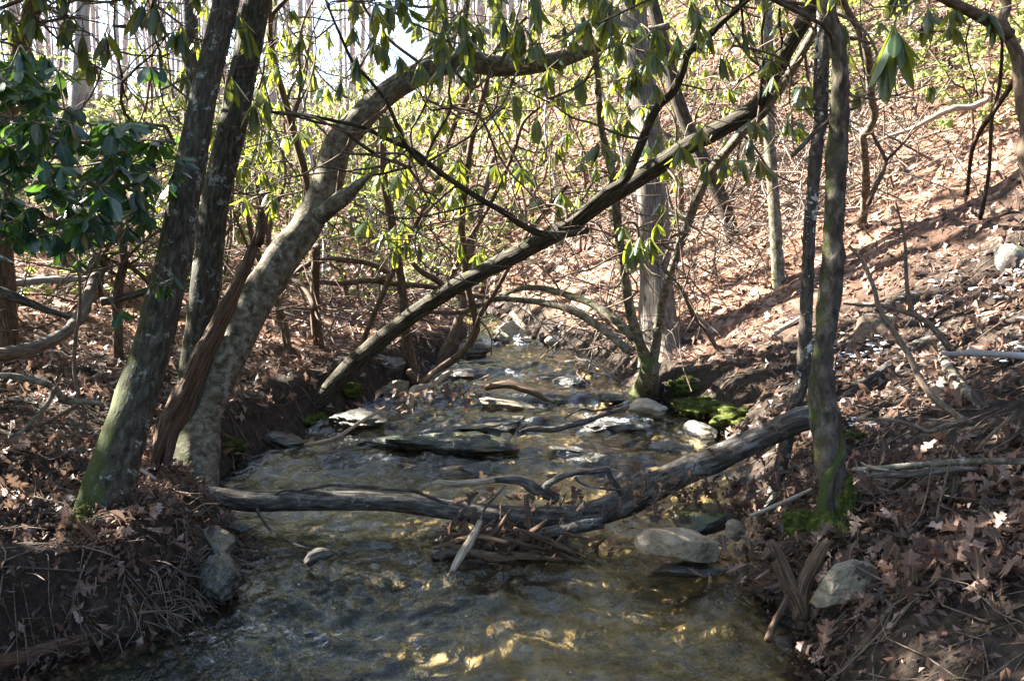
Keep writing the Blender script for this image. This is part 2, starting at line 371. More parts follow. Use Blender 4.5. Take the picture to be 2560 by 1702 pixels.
def moss_mat():
    k = NT('moss'); co = k.attr('bark', 1)
    col = k.ramp(k.noise(co, 35, 4, .7), [(.3, (.012, .015, .005)), (.5, (.048, .058, .012)), (.7, (.115, .128, .026))])
    b = k.bsdf(col, .9, k.bump(k.noise(co, 140, 3), .006, .8), .1)
    return k.done(b)
SOIL = rock_mat('bare soil', (.04, .026, .018), (.11, .078, .056), (.20, .155, .12), .95)
MOSS = moss_mat()
def snow_mat():
    k = NT('snow'); co = k.attr('bark', 1)
    return k.done(k.bsdf((.80, .81, .83), .7, k.bump(k.noise(co, 120, 2), .004, .5), .3))
SNOW = snow_mat()
def water_mat():
    k = NT('clear stream water'); co = k.n('ShaderNodeTexCoord').outputs['Object']
    n1 = k.noise(k.mapv(co, (1.0, .55, 1)), 17, 4, .55, .9); n2_ = k.noise(k.mapv(co, (1.6, .8, 1)), 46, 3, .5, .5)
    h = k.math('ADD', n1, k.math('MULTIPLY', n2_, .2))
    nb = k.bump(h, .02, .55)
    fr = k.n('ShaderNodeFresnel', {'IOR': 1.33, 'Normal': nb}).outputs[0]
    tr = k.n('ShaderNodeBsdfTransparent', {'Color': (.90, .90, .86, 1)}).outputs[0]
    gl = k.n('ShaderNodeBsdfGlossy', {'Color': (1, 1, 1, 1), 'Roughness': .03, 'Normal': nb}).outputs[0]
    sh = k.n('ShaderNodeMixShader', {0: fr, 1: tr, 2: gl}).outputs[0]
    fo = k.math('MULTIPLY', k.attr('moss', 2), k.step(k.noise(k.mapv(co, (1, .5, 1)), 60, 5, .75), .46, .60))
    foam = k.n('ShaderNodeBsdfDiffuse', {'Color': (.75, .78, .80, 1)}).outputs[0]
    return k.done(k.n('ShaderNodeMixShader', {0: fo, 1: sh, 2: foam}).outputs[0])
WATER = water_mat()

# ------------------------------------------------------------------ leaves
def leaf_variant(kind, g):
    if kind == 'rhodo':
        t = np.array([0, .1, .16, .32, .52, .72, .88, 1]); h = np.array([.012, .012, .05, .105, .13, .118, .07, .0])*g.uniform(.9, 1.15)
        droop = g.uniform(-.05, .25); cup = g.uniform(.1, .8)
    elif kind == 'laurel':
        t = np.array([0, .08, .2, .4, .6, .8, .93, 1]); h = np.array([.012, .03, .12, .2, .215, .16, .075, .0])*g.uniform(.85, 1.15)
        droop = g.uniform(-.05, .22); cup = g.uniform(-.1, .45)
    elif kind == 'small':
        t = np.array([0, .45, 1]); h = np.array([.0, .24, .0]); droop = g.uniform(0, .2); cup = g.uniform(0, .6)
    elif kind == 'blade':
        t = np.array([0, .5, 1]); h = np.array([.0, .17, .0]); droop = g.uniform(0, .25); cup = g.uniform(0, .6)
    elif kind == 'slim':
        t = np.array([0, .2, .6, 1]); h = np.array([.01, .07, .13, .0]); droop = g.uniform(0, .25); cup = g.uniform(0, .7)
    elif kind == 'oak':
        t = np.array([0, .14, .22, .30, .38, .50, .58, .70, .78, .90, 1])
        h = np.array([.012, .02, .15, .07, .26, .10, .34, .12, .22, .10, .0])*g.uniform(.85, 1.15, 11)
        droop = g.uniform(-.5, .55); cup = g.uniform(-1.0, 1.0)
        if g.random() < .5:
            t = np.array([0, .14, .2, .27, .34, .40, .48, .55, .62, .70, .78, .86, .94, 1]); h = np.array([.012, .02, .13, .15, .07, .22, .25, .11, .28, .27, .12, .18, .11, .0])*g.uniform(.85, 1.15, 14)
    elif kind == 'dry':
        t = np.array([0, .12, .3, .5, .7, .88, 1]); h = np.array([.012, .06, .2, .25, .21, .1, 0])*g.uniform(.8, 1.15, 7); droop = g.uniform(-.7, .8); cup = g.uniform(-1.2, 1.2)
    elif kind == 'oakmid':
        t = np.array([0, .25, .4, .6, .75, 1]); h = np.array([.01, .16, .10, .33, .14, .0])*g.uniform(.85, 1.15, 6); droop = g.uniform(-.5, .6); cup = g.uniform(-1.1, 1.1)
    else:
        t = np.array([0, .5, 1]); h = np.array([0, .3, .0]); droop = g.uniform(-.4, .4); cup = g.uniform(-.8, .8)
    n = len(t); yy = t - .5*abs(droop)*t**3*.5; zz = -droop*t**2
    V = []
    tw = g.uniform(-.6, .6) if 'oak' in kind or kind == 'dry' else 0
    for i in range(n):
        for s in (-1, 0, 1):
            hh = h[i]*(g.uniform(.75, 1.2) if kind in ('oak', 'oakmid', 'oakfar', 'dry') and s else 1); x = s*hh*math.cos(min(1.2, abs(cup)))
            z = zz[i] - abs(s)*hh*math.sin(cup) + s*hh*tw*t[i]
            fw = .07*abs(s)*(h[i] > .12) if kind == 'oak' else 0
            V.append((x, yy[i] + fw, z))
    F = []
    for i in range(n - 1):
        for s in (0, 1):
            a = 3*i + s; q = (a, a+1, a+4, a+3)
            if i == 0 and h[0] == 0: F.append((a, a+4, a+3) if s == 0 else (a, a+4, a+3)); continue
            if i == n - 2: F.append((q[0], q[1], 3*n - 2)); continue
            F += [(q[0], q[1], q[2]), (q[0], q[2], q[3])]
    V = np.array(V); F = np.array(F)
    F = F[:, ::-1] if False else F
    use = np.unique(F); mp = np.zeros(len(V), int); mp[use] = np.arange(len(use))
    return V[use], mp[F]
_g = np.random.default_rng(5)
VAR = {k: [leaf_variant(k, _g) for _ in range(n)] for k, n in (('rhodo', 8), ('laurel', 8), ('small', 4), ('slim', 5), ('blade', 4), ('oak', 12), ('dry', 6), ('oakmid', 8), ('oakfar', 5))}
MSH = {}
def leaf_mesh(kind, mat, i, tint):
    key = (kind, mat.name, i, tint)
    if key not in MSH:
        b = Buf(); V, F = VAR[kind][i]; b.add(V, F, V.copy(), 0, tint); MSH[key] = b.mesh('leaf', mat)
    return MSH[key]
def join_leaves(buf, kind, P, M, sc, tint):
    """P (n,3) base points, M (n,3,3) columns side/dir/normal, sc (n), tint (n)"""
    P = np.asarray(P); n = len(P); vi = rng.integers(0, len(VAR[kind]), n)
    for i, (V, F) in enumerate(VAR[kind]):
        q = np.nonzero(vi == i)[0]
        if not len(q): continue
        W = np.einsum('nij,vj->nvi', M[q], V)*sc[q][:, None, None] + P[q][:, None]
        FF = F[None] + (np.arange(len(q))*len(V))[:, None, None]
        buf.add(W.reshape(-1, 3), FF.reshape(-1, 3), np.tile(V, (len(q), 1)), 0, np.repeat(tint[q], len(V)))
def frame(d, up):
    """rotation with columns side, direction, normal for arrays"""
    d = d/np.linalg.norm(d, axis=-1, keepdims=True); s = np.cross(d, up); s /= np.linalg.norm(s, axis=-1, keepdims=True) + 1e-9
    return np.stack([s, d, np.cross(s, d)], -1)
def leaf_objects(parent, kind, mat, P, M, sc, tint):
    off = ORIGIN[parent.name]
    for p, m, s, t in zip(P, M, sc, tint):
        o = bpy.data.objects.new('leaf', leaf_mesh(kind, mat, random.randrange(len(VAR[kind])), min(round(float(t)*4)/4, .92)))
        COL.objects.link(o); o.parent = parent
        A = Matrix.Identity(4)
        for i in range(3):
            for j in range(3): A[i][j] = float(m[i][j]*s)
            A[i][3] = float(p[i] - off[i])
        o.matrix_basis = A

# ------------------------------------------------------------------ ground, water, sky side
def axis(lo, a, b, hi, fine, n):
    m = np.arange(a, b + 1e-6, fine)
    l = a - (a - lo)*np.linspace(1, 0, n, endpoint=False)**2.2; h = b + (hi - b)*np.linspace(0, 1, n + 1)[1:]**2.2
    return np.concatenate([l, m, h])
def grid(X, Y, Z):
    ny, nx = Z.shape; V = np.stack([np.broadcast_to(X, Z.shape), np.broadcast_to(Y, Z.shape), Z], -1).reshape(-1, 3)
    i = np.arange(ny - 1)[:, None]*nx + np.arange(nx - 1)[None]; i = i.ravel()
    return V, np.concatenate([np.c_[i, i+1, i+nx+1], np.c_[i, i+nx+1, i+nx]])
gx = axis(-160, -4.5, 5, 160, .043, 60); gy = axis(-60, 1.8, 12, 220, .055, 70)
X, Y = np.meshgrid(gx, gy); Z = height(X, Y)
dl, dr = dists(X, Y); land = np.maximum(dl, dr)
rgh = sstep(-.02, .35, land)*np.exp(-np.maximum(Y - 12, 0)/8)
Z = Z + rgh*(.022*n2(X, Y, 9, 3, 1.2)) + .03*n2(X, Y, 13, 3, 4.7)*(land > 0)*np.exp(-(land - .1)**2/.03)*(Y < 9) + .012*(land < 0)*n2(X, Y, 14, 2, 2.2)
V, F = grid(X, Y, Z)
bedv = (1 - sstep(-.05, .04, land)).ravel()
ms = (np.exp(-(land - .12)**2/.02)*(land > 0)*sstep(4.2, 6, Y)*.28*(1 - sstep(10, 11, Y))).ravel()
deep_dark = (land < .02)*(sstep(.9, .15, 1)*0 + (1 - sstep(.25, .62, -dl/np.maximum(-dl - dr, .3)))*(1 - sstep(4.6, 5.6, Y)) + .25*(Y > 5.6)*(n2(X, Y, 1.8, 2, 3) > 0))  # left bed painted darker for light lost in deep water; upstream patches random
gb = Buf(); gb.add(V, F, np.c_[bedv, bedv, bedv], ms, np.where(land < .02, deep_dark, sstep(4.5, 11, Y)*sstep(.05, .5, land)).ravel())
ground = gb.build('ground', GROUND, kind='structure'); ORIGIN['ground'] = np.zeros(3)

wx = np.arange(-2.0, 1.75, .027); wy = np.concatenate([np.arange(-2, 1.8, .1), np.arange(1.8, 6, .024), np.arange(6, 11, .034), np.arange(11, 15, .06)])
X, Y = np.meshgrid(wx, wy)
xl, xr = edges(Y); X2 = xl - .22 + (X + 2.0)/3.75*(xr - xl + .44)
zw = zwater(X2, Y); gyw = np.gradient(zw, axis=0)/np.gradient(Y, axis=0)
steep = sstep(.03, .16, gyw)
rip = .0055*n2(X2*1.0, Y*.7, 9, 3, 3.3) + .0035*n2(X2, Y*.6, 24, 2, 7.7)
nearrif = np.exp(-((Y - 3.65 - .35*(X2 + .5))/.42)**2)*np.exp(-((X2 + .5)/.6)**2)
rip = rip*(1.5 + 1.3*sstep(5.4, 6.4, Y) + 2.2*steep + 2.5*nearrif) + .026*nearrif*n2(X2*.8 + .5*Y, Y, 5, 2, 9) + .006*n2(X2*.7 + .3*Y, Y*1.4, 3.4, 2, 9.3)
V, F = grid(X2, Y, zw + rip)
foam = np.clip(sstep(.10, .22, gyw)*sstep(.25, .6, n2(X2, Y*.35, 4.5, 3, 4.4)), 0, 1)
wb = Buf(); wb.add(V, F, None, foam.ravel())
water = wb.build('water', WATER, kind='structure')

# ------------------------------------------------------------------ tracing helpers
def trace(r, s, d0, d1, w, base=False, sink=.14):
    q = np.array([[float(c) for c in p.split(',')] for p in s.split()])
    uv = np.array([px(r, *p) for p in q]); ln = np.r_[0, np.cumsum(np.linalg.norm(np.diff(uv, axis=0), axis=1))]; f = ln/ln[-1]
    if base: G = gnd(*uv[0]); d0 = G[1]
    if d1 is None: d1 = d0
    d = d0 + (d1 - d0)*f
    w = np.interp(f, np.linspace(0, 1, len(w)), w)*ORG[r][2]
    P = np.array([pt(u, v, y) for (u, v), y in zip(uv, d)])
    R = w/2/2560*d
    if base:
        k = P[0] - (P[1] - P[0])/np.linalg.norm(P[1] - P[0])*sink; k[2] = min(k[2], P[0][2] - sink*.8); P = np.vstack([k, P]); R = np.r_[R[0]*1.05, R]
    return P, R
def lying(r, s, w, lift=.4, sides=8):
    """points traced where a stick lies on the ground"""
    q = np.array([[float(c) for c in p.split(',')] for p in s.split()]); uv = [px(r, *p) for p in q]
    P = np.array([gnd(*p) for p in uv]); R = np.interp(np.linspace(0, 1, len(P)), np.linspace(0, 1, len(w)), w)*ORG[r][2]/2/2560*P[:, 1]
    P[:, 2] += R*lift; return P, R

class Plant:
    def __init__(s, name, label, cat, base, bark, group=None, twig=None):
        s.root = thing(name, label, cat, base, group); s.bark = bark; s.sk = []; s.tw = Buf(); s.L = {}; s.twm = twig or BARK_TWIG
    def limb(s, P, R, name='limb', sides=10, **kw):
        b = Buf(); C, r = tube(b, P, R, sides=sides, **kw); s.sk.append((C, r)); return b.build(name, s.bark, s.root)
    def extra(s, P, R, **kw):
        C, r = tube(s.tw, P, R, **kw); s.sk.append((C, r))
    def near(s, p, bias=(0, 0, -.25)):
        C = np.concatenate([c for c, _ in s.sk]); r = np.concatenate([x for _, x in s.sk])
        d = np.linalg.norm(C - p, axis=1) + np.maximum(C[:, 2] - p[2], 0)*.4
        i = int(np.argmin(d)); return C[i], r[i]
    def twig_to(s, p, r0=.008, wig=.16, sides=5):
        a, ra = s.near(p); d = np.linalg.norm(p - a); n = max(3, int(d/.14) + 2)
        t = np.linspace(0, 1, n)[:, None]; P = a + (p - a)*t
        P[1:-1] += rng.normal(size=(n - 2, 3))*wig*d/math.sqrt(n)*np.sin(t[1:-1]*math.pi)
        P[:, 2] -= .12*d*np.sin(t[:, 0]*math.pi)
        r0 = min(max(ra*.8, .0025), r0*(.6 + d))
        off = p[1] > 8 or p[1] < 2 or abs(p[0]/p[1]) > .56 or (p[2] - 1.3)/p[1] > .3
        s.extra(P, np.linspace(r0, .0026, n), sides=3 if off else sides, seg=.2 if off else .07, cap=False)
        return P[-1] - P[-2]
    def whorl(s, p, ax=None, n=7, size=.13, kind='rhodo', droop=.75, tint=None, connect=True):
        p = np.asarray(p, float)
        if connect and s.sk: ax = s.twig_to(p)
        g = rng; ax = np.array([0, 0, 1.0]) if ax is None else ax/np.linalg.norm(ax)
        a0 = g.uniform(0, 6.28)
        ang = a0 + np.arange(n)*2*math.pi/n + g.normal(0, .25, n)
        out = np.stack([np.cos(ang), np.sin(ang), np.zeros(n)], -1)
        size = size*g.uniform(.72, 1.12); dr = np.clip(g.normal(droop + g.normal(0, .12), .17, n), -.3, .97)[:, None]
        d = out*(1 - np.abs(dr)*.75) + np.array([0, 0, -1.0])*dr + ax*.12
        if kind == 'laurel': up = np.array([0, 0, 1.0]) + out*.5 + g.normal(0, .35, (n, 3))
        else: up = out + np.array([0, 0, .6]) + g.normal(0, .3, (n, 3))
        M = frame(d, up); P = p + ax*g.uniform(-.02, .012, n)[:, None]
        sc = size*g.uniform(.7, 1.15, n); ti = np.clip(g.uniform(0, 1, n) if tint is None else g.normal(tint, .15, n), 0, 1)
        s.L.setdefault(kind, []).append((P, M, sc, ti))
    def wander(s, n, box, l=(.5, 1.3), r=(.004, .010)):
        """crooked bare branchlets growing from the limbs inside a pixel box"""
        C = np.concatenate([c for c, _ in s.sk]); u = 1280 + C[:, 0]/C[:, 1]*2560; v = 851 - 2560*((C[:, 2] - CAM[2])/C[:, 1] + math.tan(PITCH))
        q = np.nonzero((u > box[0]) & (u < box[1]) & (v > box[2]) & (v < box[3]))[0]
        if not len(q): return
        for _ in range(n):
            p = C[rng.choice(q)]; L_ = rng.uniform(*l); m = 6; d = rng.normal(size=3)*[1, .6, .8]; d /= np.linalg.norm(d); P = [p]
            for _k in range(m):
                d = d + rng.normal(size=3)*.42 + [0, 0, .06]; d /= np.linalg.norm(d); P.append(P[-1] + d*L_/m)
            r0 = rng.uniform(*r); tube(s.tw, np.array(P), np.linspace(r0, r0*.35, m + 1), 5, seg=.05, cap=False)
            for _k in range(2):
                b0 = P[rng.integers(2, m)]; e = d + rng.normal(size=3)*.8; e *= L_*.35/np.linalg.norm(e)
                tube(s.tw, np.array([b0, b0 + e*.5 + rng.normal(size=3)*.04, b0 + e]), [r0*.5, r0*.4, .0015], 4, seg=.06, cap=False)
    def finish(s, mat, nobj=150, stuff='foliage'):
        if s.tw.n:
            s.tw.build('twigs', s.twm, s.root, kind='stuff')
        for kind, l in s.L.items():
            P, M, sc, ti = (np.concatenate(x) for x in zip(*l))
            o = np.argsort(P[:, 1]/sc + 1e3*(np.abs(P[:, 0]/P[:, 1]) > .52) + 1e3*((P[:, 2] - 1.3)/P[:, 1] > .27))
            a, b = o[:nobj], o[nobj:]
            if nobj: leaf_objects(s.root, kind, mat, P[a], M[a], sc[a], ti[a])
            if len(b):
                bf = Buf(); fa = (P[b, 1] > 6.2) | (np.abs(P[b, 0]/P[b, 1]) > .55) | ((P[b, 2] - 1.3)/P[b, 1] > .3)
                for kk, q in (((kind, b[~fa]), ('slim', b[fa])) if kind == 'rhodo' else ((kind, b),)):
                    if len(q): join_leaves(bf, kk, P[q], M[q], sc[q], ti[q])
                bf.build(stuff, mat, s.root, kind='stuff')
        return s.root

# ------------------------------------------------------------------ the big foreground trees
p = Plant('leaning_tree', 'dark mossy trunk leaning right at the near left bank, nearest on that side', 'tree', gnd(255/.9211, 1150/.9211), BARK_DARK)
P, R = trace(0, '243,1165 262,1080 300,960 345,820 385,660 410,540 440,380 465,240 495,110 520,0 550,-140 590,-330 640,-560', 0, 4.9, [112, 104, 92, 84, 76, 70, 64, 60, 56, 52, 48, 42, 32], base=True)
p.limb(P, R, 'trunk', 22, seg=.03, rough=.07, ridge=.045, moss=.48, mossh=1.6, flare=.25)
A_top = P[-1]
for q in (((-.4, .2, .5)), (.5, -.1, .45), (-.2, -.5, .4), (.1, .5, .6)):
    q = np.array(q); p.limb(np.array([P[-3], P[-3] + q*.8 + [0, 0, .1], P[-3] + q*1.9]), np.array([.035, .025, .012]), sides=7)
for _ in range(70):
    p.whorl(P[-2] + rng.normal(size=3)*[.7, .7, .4] + [0, 0, .35], size=.12)
p.finish(LEAF_RHODO, 0)

p = Plant('tall_tree', 'straight grey barked tree rising behind the broken snag on left bank', 'tree', gnd(470, 1130), BARK_DARK)
P, R = trace(0, '432,1070 445,900 460,760 475,640 490,500 515,380 535,290 560,170 578,80 592,0 612,-140 640,-340 670,-560', 5.15, 5.5, [84, 74, 68, 66, 64, 63, 62, 60, 58, 54, 48, 38])
P[0][2] = height(*P[0][:2]) - .15
p.limb(P, R, 'trunk', 20, seg=.04, rough=.06, ridge=.03, moss=.22)
for q in ((-.6, .2, .5), (.5, .3, .45), (.2, -.5, .4)):
    q = np.array(q); p.limb(np.array([P[-2], P[-2] + q*.8 + [0, 0, .1], P[-2] + q*1.9]), np.array([.035, .025, .012]), sides=7)
for _ in range(60): p.whorl(P[-1] + rng.normal(size=3)*[.8, .8, .4], size=.12)
p.finish(LEAF_RHODO, 0)

p = Plant('curved_tree', 'thick smooth pale trunk bending right into a level arch above the stream', 'tree', gnd(490, 1180), BARK_SMOOTH)
P, R = trace(0, '440,1105 462,960 518,835 588,690 655,590 712,510 752,430 775,345 820,285 880,225 940,185 1000,155 1070,141 1150,152 1230,149 1310,130 1390,100 1460,85 1540,60', 0, 6.3, [120, 98, 92, 88, 86, 84, 78, 72, 68, 66, 60, 55, 52, 50, 45, 40, 34, 26, 16], base=True)
p.limb(P, R, 'trunk', 26, seg=.035, rough=.07, ridge=.012, moss=.42, mossh=1.5, flare=.2)
Cc, rc = p.sk[0]
P, R = trace(0, '735,500 780,462 820,430 866,390', 5.12, 4.9, [40, 40, 25, 4])
p.limb(P, R, 'branch_stub', 12, seg=.03, rough=.12, ridge=.05)
for s_, d0, w_ in (('1075,150 1070,110 1068,60 1075,0 1090,-120', 5.75, [24, 16, 14, 10]), ('1215,148 1222,100 1225,40 1240,-60', 5.9, [16, 12, 8, 6]), ('1150,150 1180,90 1190,40 1215,-40', 5.8, [10, 6, 5, 4])):
    P, R = trace(0, s_, d0, d0 + .2, w_); p.limb(P, R, 'limb', 8, rough=.08)
for u, v, d in [(1100, 60, 5.8), (1180, 110, 5.8), (1240, 90, 5.9), (1300, 60, 6), (1420, 50, 6.1), (1060, 40, 5.7), (1150, 20, 5.8), (1340, 180, 6.1), (1420, 160, 6.2), (1000, 80, 5.7), (1520, 120, 6.2), (1400, 230, 6.3)]:
    p.whorl(pt(u/.9211, v/.9211, d), size=.15, n=8)
for _ in range(26): p.whorl(pt(rng.uniform(980, 1500)/.9211, rng.uniform(-60, 150)/.9211, rng.uniform(5.4, 6.4)), size=.13)
p.finish(LEAF_RHODO, 200)

# dead snag
P, R = trace(0, '348,1075 385,985 430,895 480,790 530,690 575,590 600,515 608,488', 4.62, 4.85, [30, 58, 70, 68, 58, 50, 34, 6])
P[0][2] = height(*P[0][:2]) - .04
b = Buf(); tube(b, P, R, 18, seg=.02, rough=.14, ridge=.16, ell=.35)
sn = thing('dead_snag', 'brown rotting snag with a splintered top propped against the curved trunk', 'dead trunk', P[0]); b.build('trunk', WOOD_DEAD, sn)
b = Buf(); P2, R2 = trace(0, '378,1075 400,1000 432,925 470,840 505,770 540,700', 4.60, 4.80, [20, 34, 40, 34, 26, 6]); P2[0][2] = height(*P2[0][:2]) - .04
tube(b, P2, R2, 12, seg=.02, rough=.12, ridge=.18, ell=.3); b.build('split_slab', WOOD_DEAD, sn)
b = Buf()
for k in range(7):
    a = P[-2] + rng.normal(size=3)*.02; tube(b, np.array([a - [0.02, 0, .08], a, a + [rng.uniform(-.02, .05), 0, rng.uniform(.03, .10)]]), [.012, .010, .002], 5, seg=.03)
b.build('splinters', WOOD_DEAD, sn, kind='stuff')

# diagonal ridged tree with its curving side limbs
p = Plant('diagonal_tree', 'ridged dark trunk slanting from the left bank up to top right across the stream', 'tree', gnd(735/.9211, 930/.9211), BARK_RIDGE)
P, R = trace(0, '737,925 800,850 880,780 1000,690 1100,632 1200,580 1300,525 1400,455 1480,405 1580,340 1680,285 1742,245 1775,190 1805,130 1845,60 1880,-10 1930,-130 2000,-300', 0, 5.5, [42, 41, 39, 38, 39, 41, 40, 40, 40, 39, 36, 34, 33, 31, 26], base=True)
p.limb(P, R, 'trunk', 22, seg=.03, rough=.05, ridge=.07, moss=.16)
D0 = 6.3
def LB(r, s_, d0, d1, w_, name='limb', sides=9, **kw):
    P, R = trace(r, s_, d0, d1, w_); return p.limb(P, R, name, sides, **{**dict(rough=.08, seg=.05), **kw})
LB(2, '1500,1570 1640,1470 1830,1310 1950,1240 2010,1120 2090,920 2140,800 2200,710 2290,630 2350,480 2390,360 2500,280 2620,150 2790,0 2900,-140', 6.15, 5.3, [30, 46, 60, 62, 62, 60, 58, 55, 54, 50, 48, 46, 44])
LB(5, '1700,40 1560,72 1400,70 1250,10 1140,-70 930,-190 720,-330 590,-430 490,-510 350,-570 160,-660 -10,-700 -240,-745 -500,-770', 6.15, 5.1, [44, 50, 46, 42, 40, 40, 40, 34, 30, 26, 24, 24, 18])
LB(2, '570,1130 460,1010 390,860 320,700 210,560 90,430 40,330 -60,100 -120,-50', 5.55, 5.0, [36, 30, 28, 24, 22, 18, 12])
LB(2, '590,1080 650,950 720,830 765,730 745,640 770,470 790,260 870,100', 5.55, 5.3, [22, 20, 18, 16, 12, 8])
LB(2, '765,740 680,750 600,750 570,660 500,560 480,480', 5.5, 5.4, [14, 12, 9, 6])
LB(2, '1230,1540 1020,1400 780,1440 560,1490 430,1500 300,1470 210,1390', 5.9, 5.6, [18, 16, 13, 10, 7])
LB(2, '520,1140 420,1160 250,1200 120,1190 -20,1160 -180,1140', 5.55, 5.4, [20, 16, 12, 10])
LB(2, '1830,-60 1930,-20', 5, 5, [10, 8])
LB(2, '230,1050 100,960 -20,870 -160,840 -330,790', 5.35, 5.1, [26, 22, 18, 14])
LB(3, '1000,180 960,150 830,70 700,10 600,-30 480,-90', 5.5, 4.8, [40, 36, 34, 30])
LB(3, '560,360 480,350 430,250 430,130 410,0 380,-120', 5.6, 5.2, [22, 20, 18, 16])
LB(3, '590,380 680,340 700,290 680,150 690,0 700,-100', 5.7, 5.5, [20, 20, 18, 14])
LB(3, '545,720 560,560 570,400 560,250 580,100 610,-60', 5.9, 5.6, [30, 22, 18, 14])
for r, x, y, d in [(2, 240, 20, 4.8), (2, 800, 80, 4.9), (2, 540, 430, 5.2), (2, 1200, 640, 5.4), (2, 1430, 470, 5.4), (2, 1590, 230, 5.3), (2, 1350, 800, 5.6), (2, 1510, 650, 5.5), (2, 1650, 520, 5.5),
                   (2, 2040, 500, 5.3), (2, 2200, 220, 5.1), (2, 1990, 510, 5.3), (2, 680, 240, 5.1), (3, 300, 380, 5), (3, 450, 210, 5), (3, 120, 60, 4.8), (3, 480, 950, 5.8), (3, 820, 580, 5.6), (3, 820, 820, 5.8),
                   (1, 2060, 240, 4.9), (1, 1740, 700, 4.9), (1, 1820, 680, 5.0), (1, 2330, 560, 5.1), (2, 1240, 1150, 6), (2, 820, 1180, 5.8), (2, 320, 780, 5.2), (2, 300, 320, 5.0), (2, 400, 380, 5.0)]:
    u, v = px(r, x, y); p.whorl(pt(u, v, d), size=.145, n=7, droop=.82)
p.wander(48, (700, 2200, -100, 700))
for _ in range(58):
    u, v = rng.uniform(1450, 2150), rng.uniform(-80, 420); p.whorl(pt(u, v, rng.uniform(4.8, 6.2)), size=.135, n=7)
for _ in range(56):
    u, v = rng.uniform(880, 1700), rng.uniform(-120, 60 + 120*rng.random()); p.whorl(pt(u, v, rng.uniform(4.6, 5.6)), size=.14, n=7)
p.finish(LEAF_RHODO, 300)

# big shaggy tree on the right bank
p = Plant('shaggy_tree', 'large upright tree with pale shaggy bark on the right bank', 'tree', gnd(1525/.9211, 800/.9211), BARK_SHAG)
P, R = trace(0, '1525,800 1515,720 1510,600 1503,450 1490,300 1472,150 1455,-20 1440,-200 1425,-400 1400,-700', 0, 9.0, [84, 72, 68, 64, 60, 54, 50, 46, 42, 36], base=True)
p.limb(P, R, 'trunk', 26, seg=.04, rough=.05, ridge=.09, flare=.35)
for q in ((-1.5, .3, 1.3), (1.3, .2, 1.2), (.2, 1.2, 1.4), (-.3, -1, 1.5)):
    q = np.array(q); p.limb(np.array([P[-2], P[-2] + q*.6, P[-2] + q*1.4 + [0, 0, .3]]), np.array([.06, .035, .012]), sides=7)
p.finish(LEAF_RHODO, 0)

p = Plant('mossy_clump', 'mossy forked clump of two bent stems at the water edge before the shaggy tree', 'tree', gnd(1492/.9211, 905/.9211), BARK_SMOOTH)
P, R = trace(5, '2095,1165 2115,1060 2125,960', 0, 7.1, [190, 150, 130], base=True); d = P[1][1]
p.limb(P, R, 'stump', 20, seg=.03, rough=.16, ridge=.05, moss=.5, flare=.3)
P, R = trace(5, '2120,1000 2085,900 2035,760 1990,600 1960,400 1930,200 1905,0 1875,-280 1845,-450 1790,-650 1770,-900 1750,-1150 1700,-1270 1660,-1420', d, 6.6, [90, 74, 64, 62, 60, 58, 54, 50, 44, 38])
p.limb(P, R, 'stem', 14, seg=.04, rough=.1, moss=.4)
P, R = trace(5, '2130,1000 2160,880 2190,650 2240,420 2320,180 2385,0 2440,-150 2530,-340 2660,-510 2770,-640 2900,-760 2980,-880 3080,-1020 3160,-1160 3240,-1300 3300,-1420 3400,-1560', d, 6.0, [70, 60, 58, 58, 62, 66, 66, 64, 62, 58, 50])
p.limb(P, R, 'stem', 14, seg=.04, rough=.1, moss=.18)
P, R = trace(5, '1980,870 1850,760 1650,620 1450,550 1250,522 1080,512 950,560 830,605', 7.2, 8.0, [62, 56, 52, 48, 44, 38, 24])
p.limb(P, R, 'limb', 10, rough=.08)
P, R = trace(5, '2010,790 1900,670 1750,560 1600,500 1400,442 1250,440 1120,485', 7.3, 8.0, [56, 52, 50, 46, 40, 26])
p.limb(P, R, 'limb', 10, rough=.08, moss=.3)
for r, x, y, dd in [(5, 1990, 95, 6.1), (5, 2120, 100, 6.1), (5, 2050, 90, 6.05)]:
    u, v = px(r, x, y); p.whorl(pt(u, v, dd), size=.19, n=10, droop=.8, tint=.9)
p.wander(30, (1300, 2000, 0, 900))
for _ in range(24):
    u, v = rng.uniform(1400, 1700), rng.uniform(150, 560); p.whorl(pt(u, v, rng.uniform(6.3, 7.2)), size=.13)
p.finish(LEAF_RHODO, 120)

# right bank pair
p = Plant('hollow_tree', 'gnarled trunk with mossy foot, thicker of the pair at the right water edge', 'tree', gnd(1915/.9211, 1195/.9211), BARK_BROWN)
P, R = trace(6, '1075,2040 1060,1880 1035,1720 1012,1564 985,1300 975,1050 990,800 1015,600 1035,400 1050,200 1050,0 1070,-250 1085,-600 1095,-800 1100,-1000 1075,-1250 1040,-1400 1000,-1564 960,-1750 900,-2050 820,-2400', 0, 4.3, [180, 185, 205, 195, 175, 150, 140, 150, 145, 135, 135, 130, 120, 112, 100, 92, 86, 76, 64, 44], base=True)
p.limb(P, R, 'trunk', 22, seg=.03, rough=.2, ridge=.06, moss=.26, flare=.2)
p.limb(*trace(6, '1010,2030 995,1864 1040,1700 1110,1564 1085,1400', P[1][1] - .05, P[1][1] + .03, [120, 105, 90, 80, 30]), 'buttress', 12, seg=.03, rough=.15, ridge=.08, moss=.5)
p.limb(*trace(3, '1060,790 1000,850 920,910 830,1010 770,1070', 4.2, 4.0, [30, 28, 40, 26]), 'branch_stub', 8, rough=.1)
p.limb(*trace(3, '1070,760 900,748 770,756', 4.25, 4.2, [16, 12, 8]), 'branch_stub', 7)
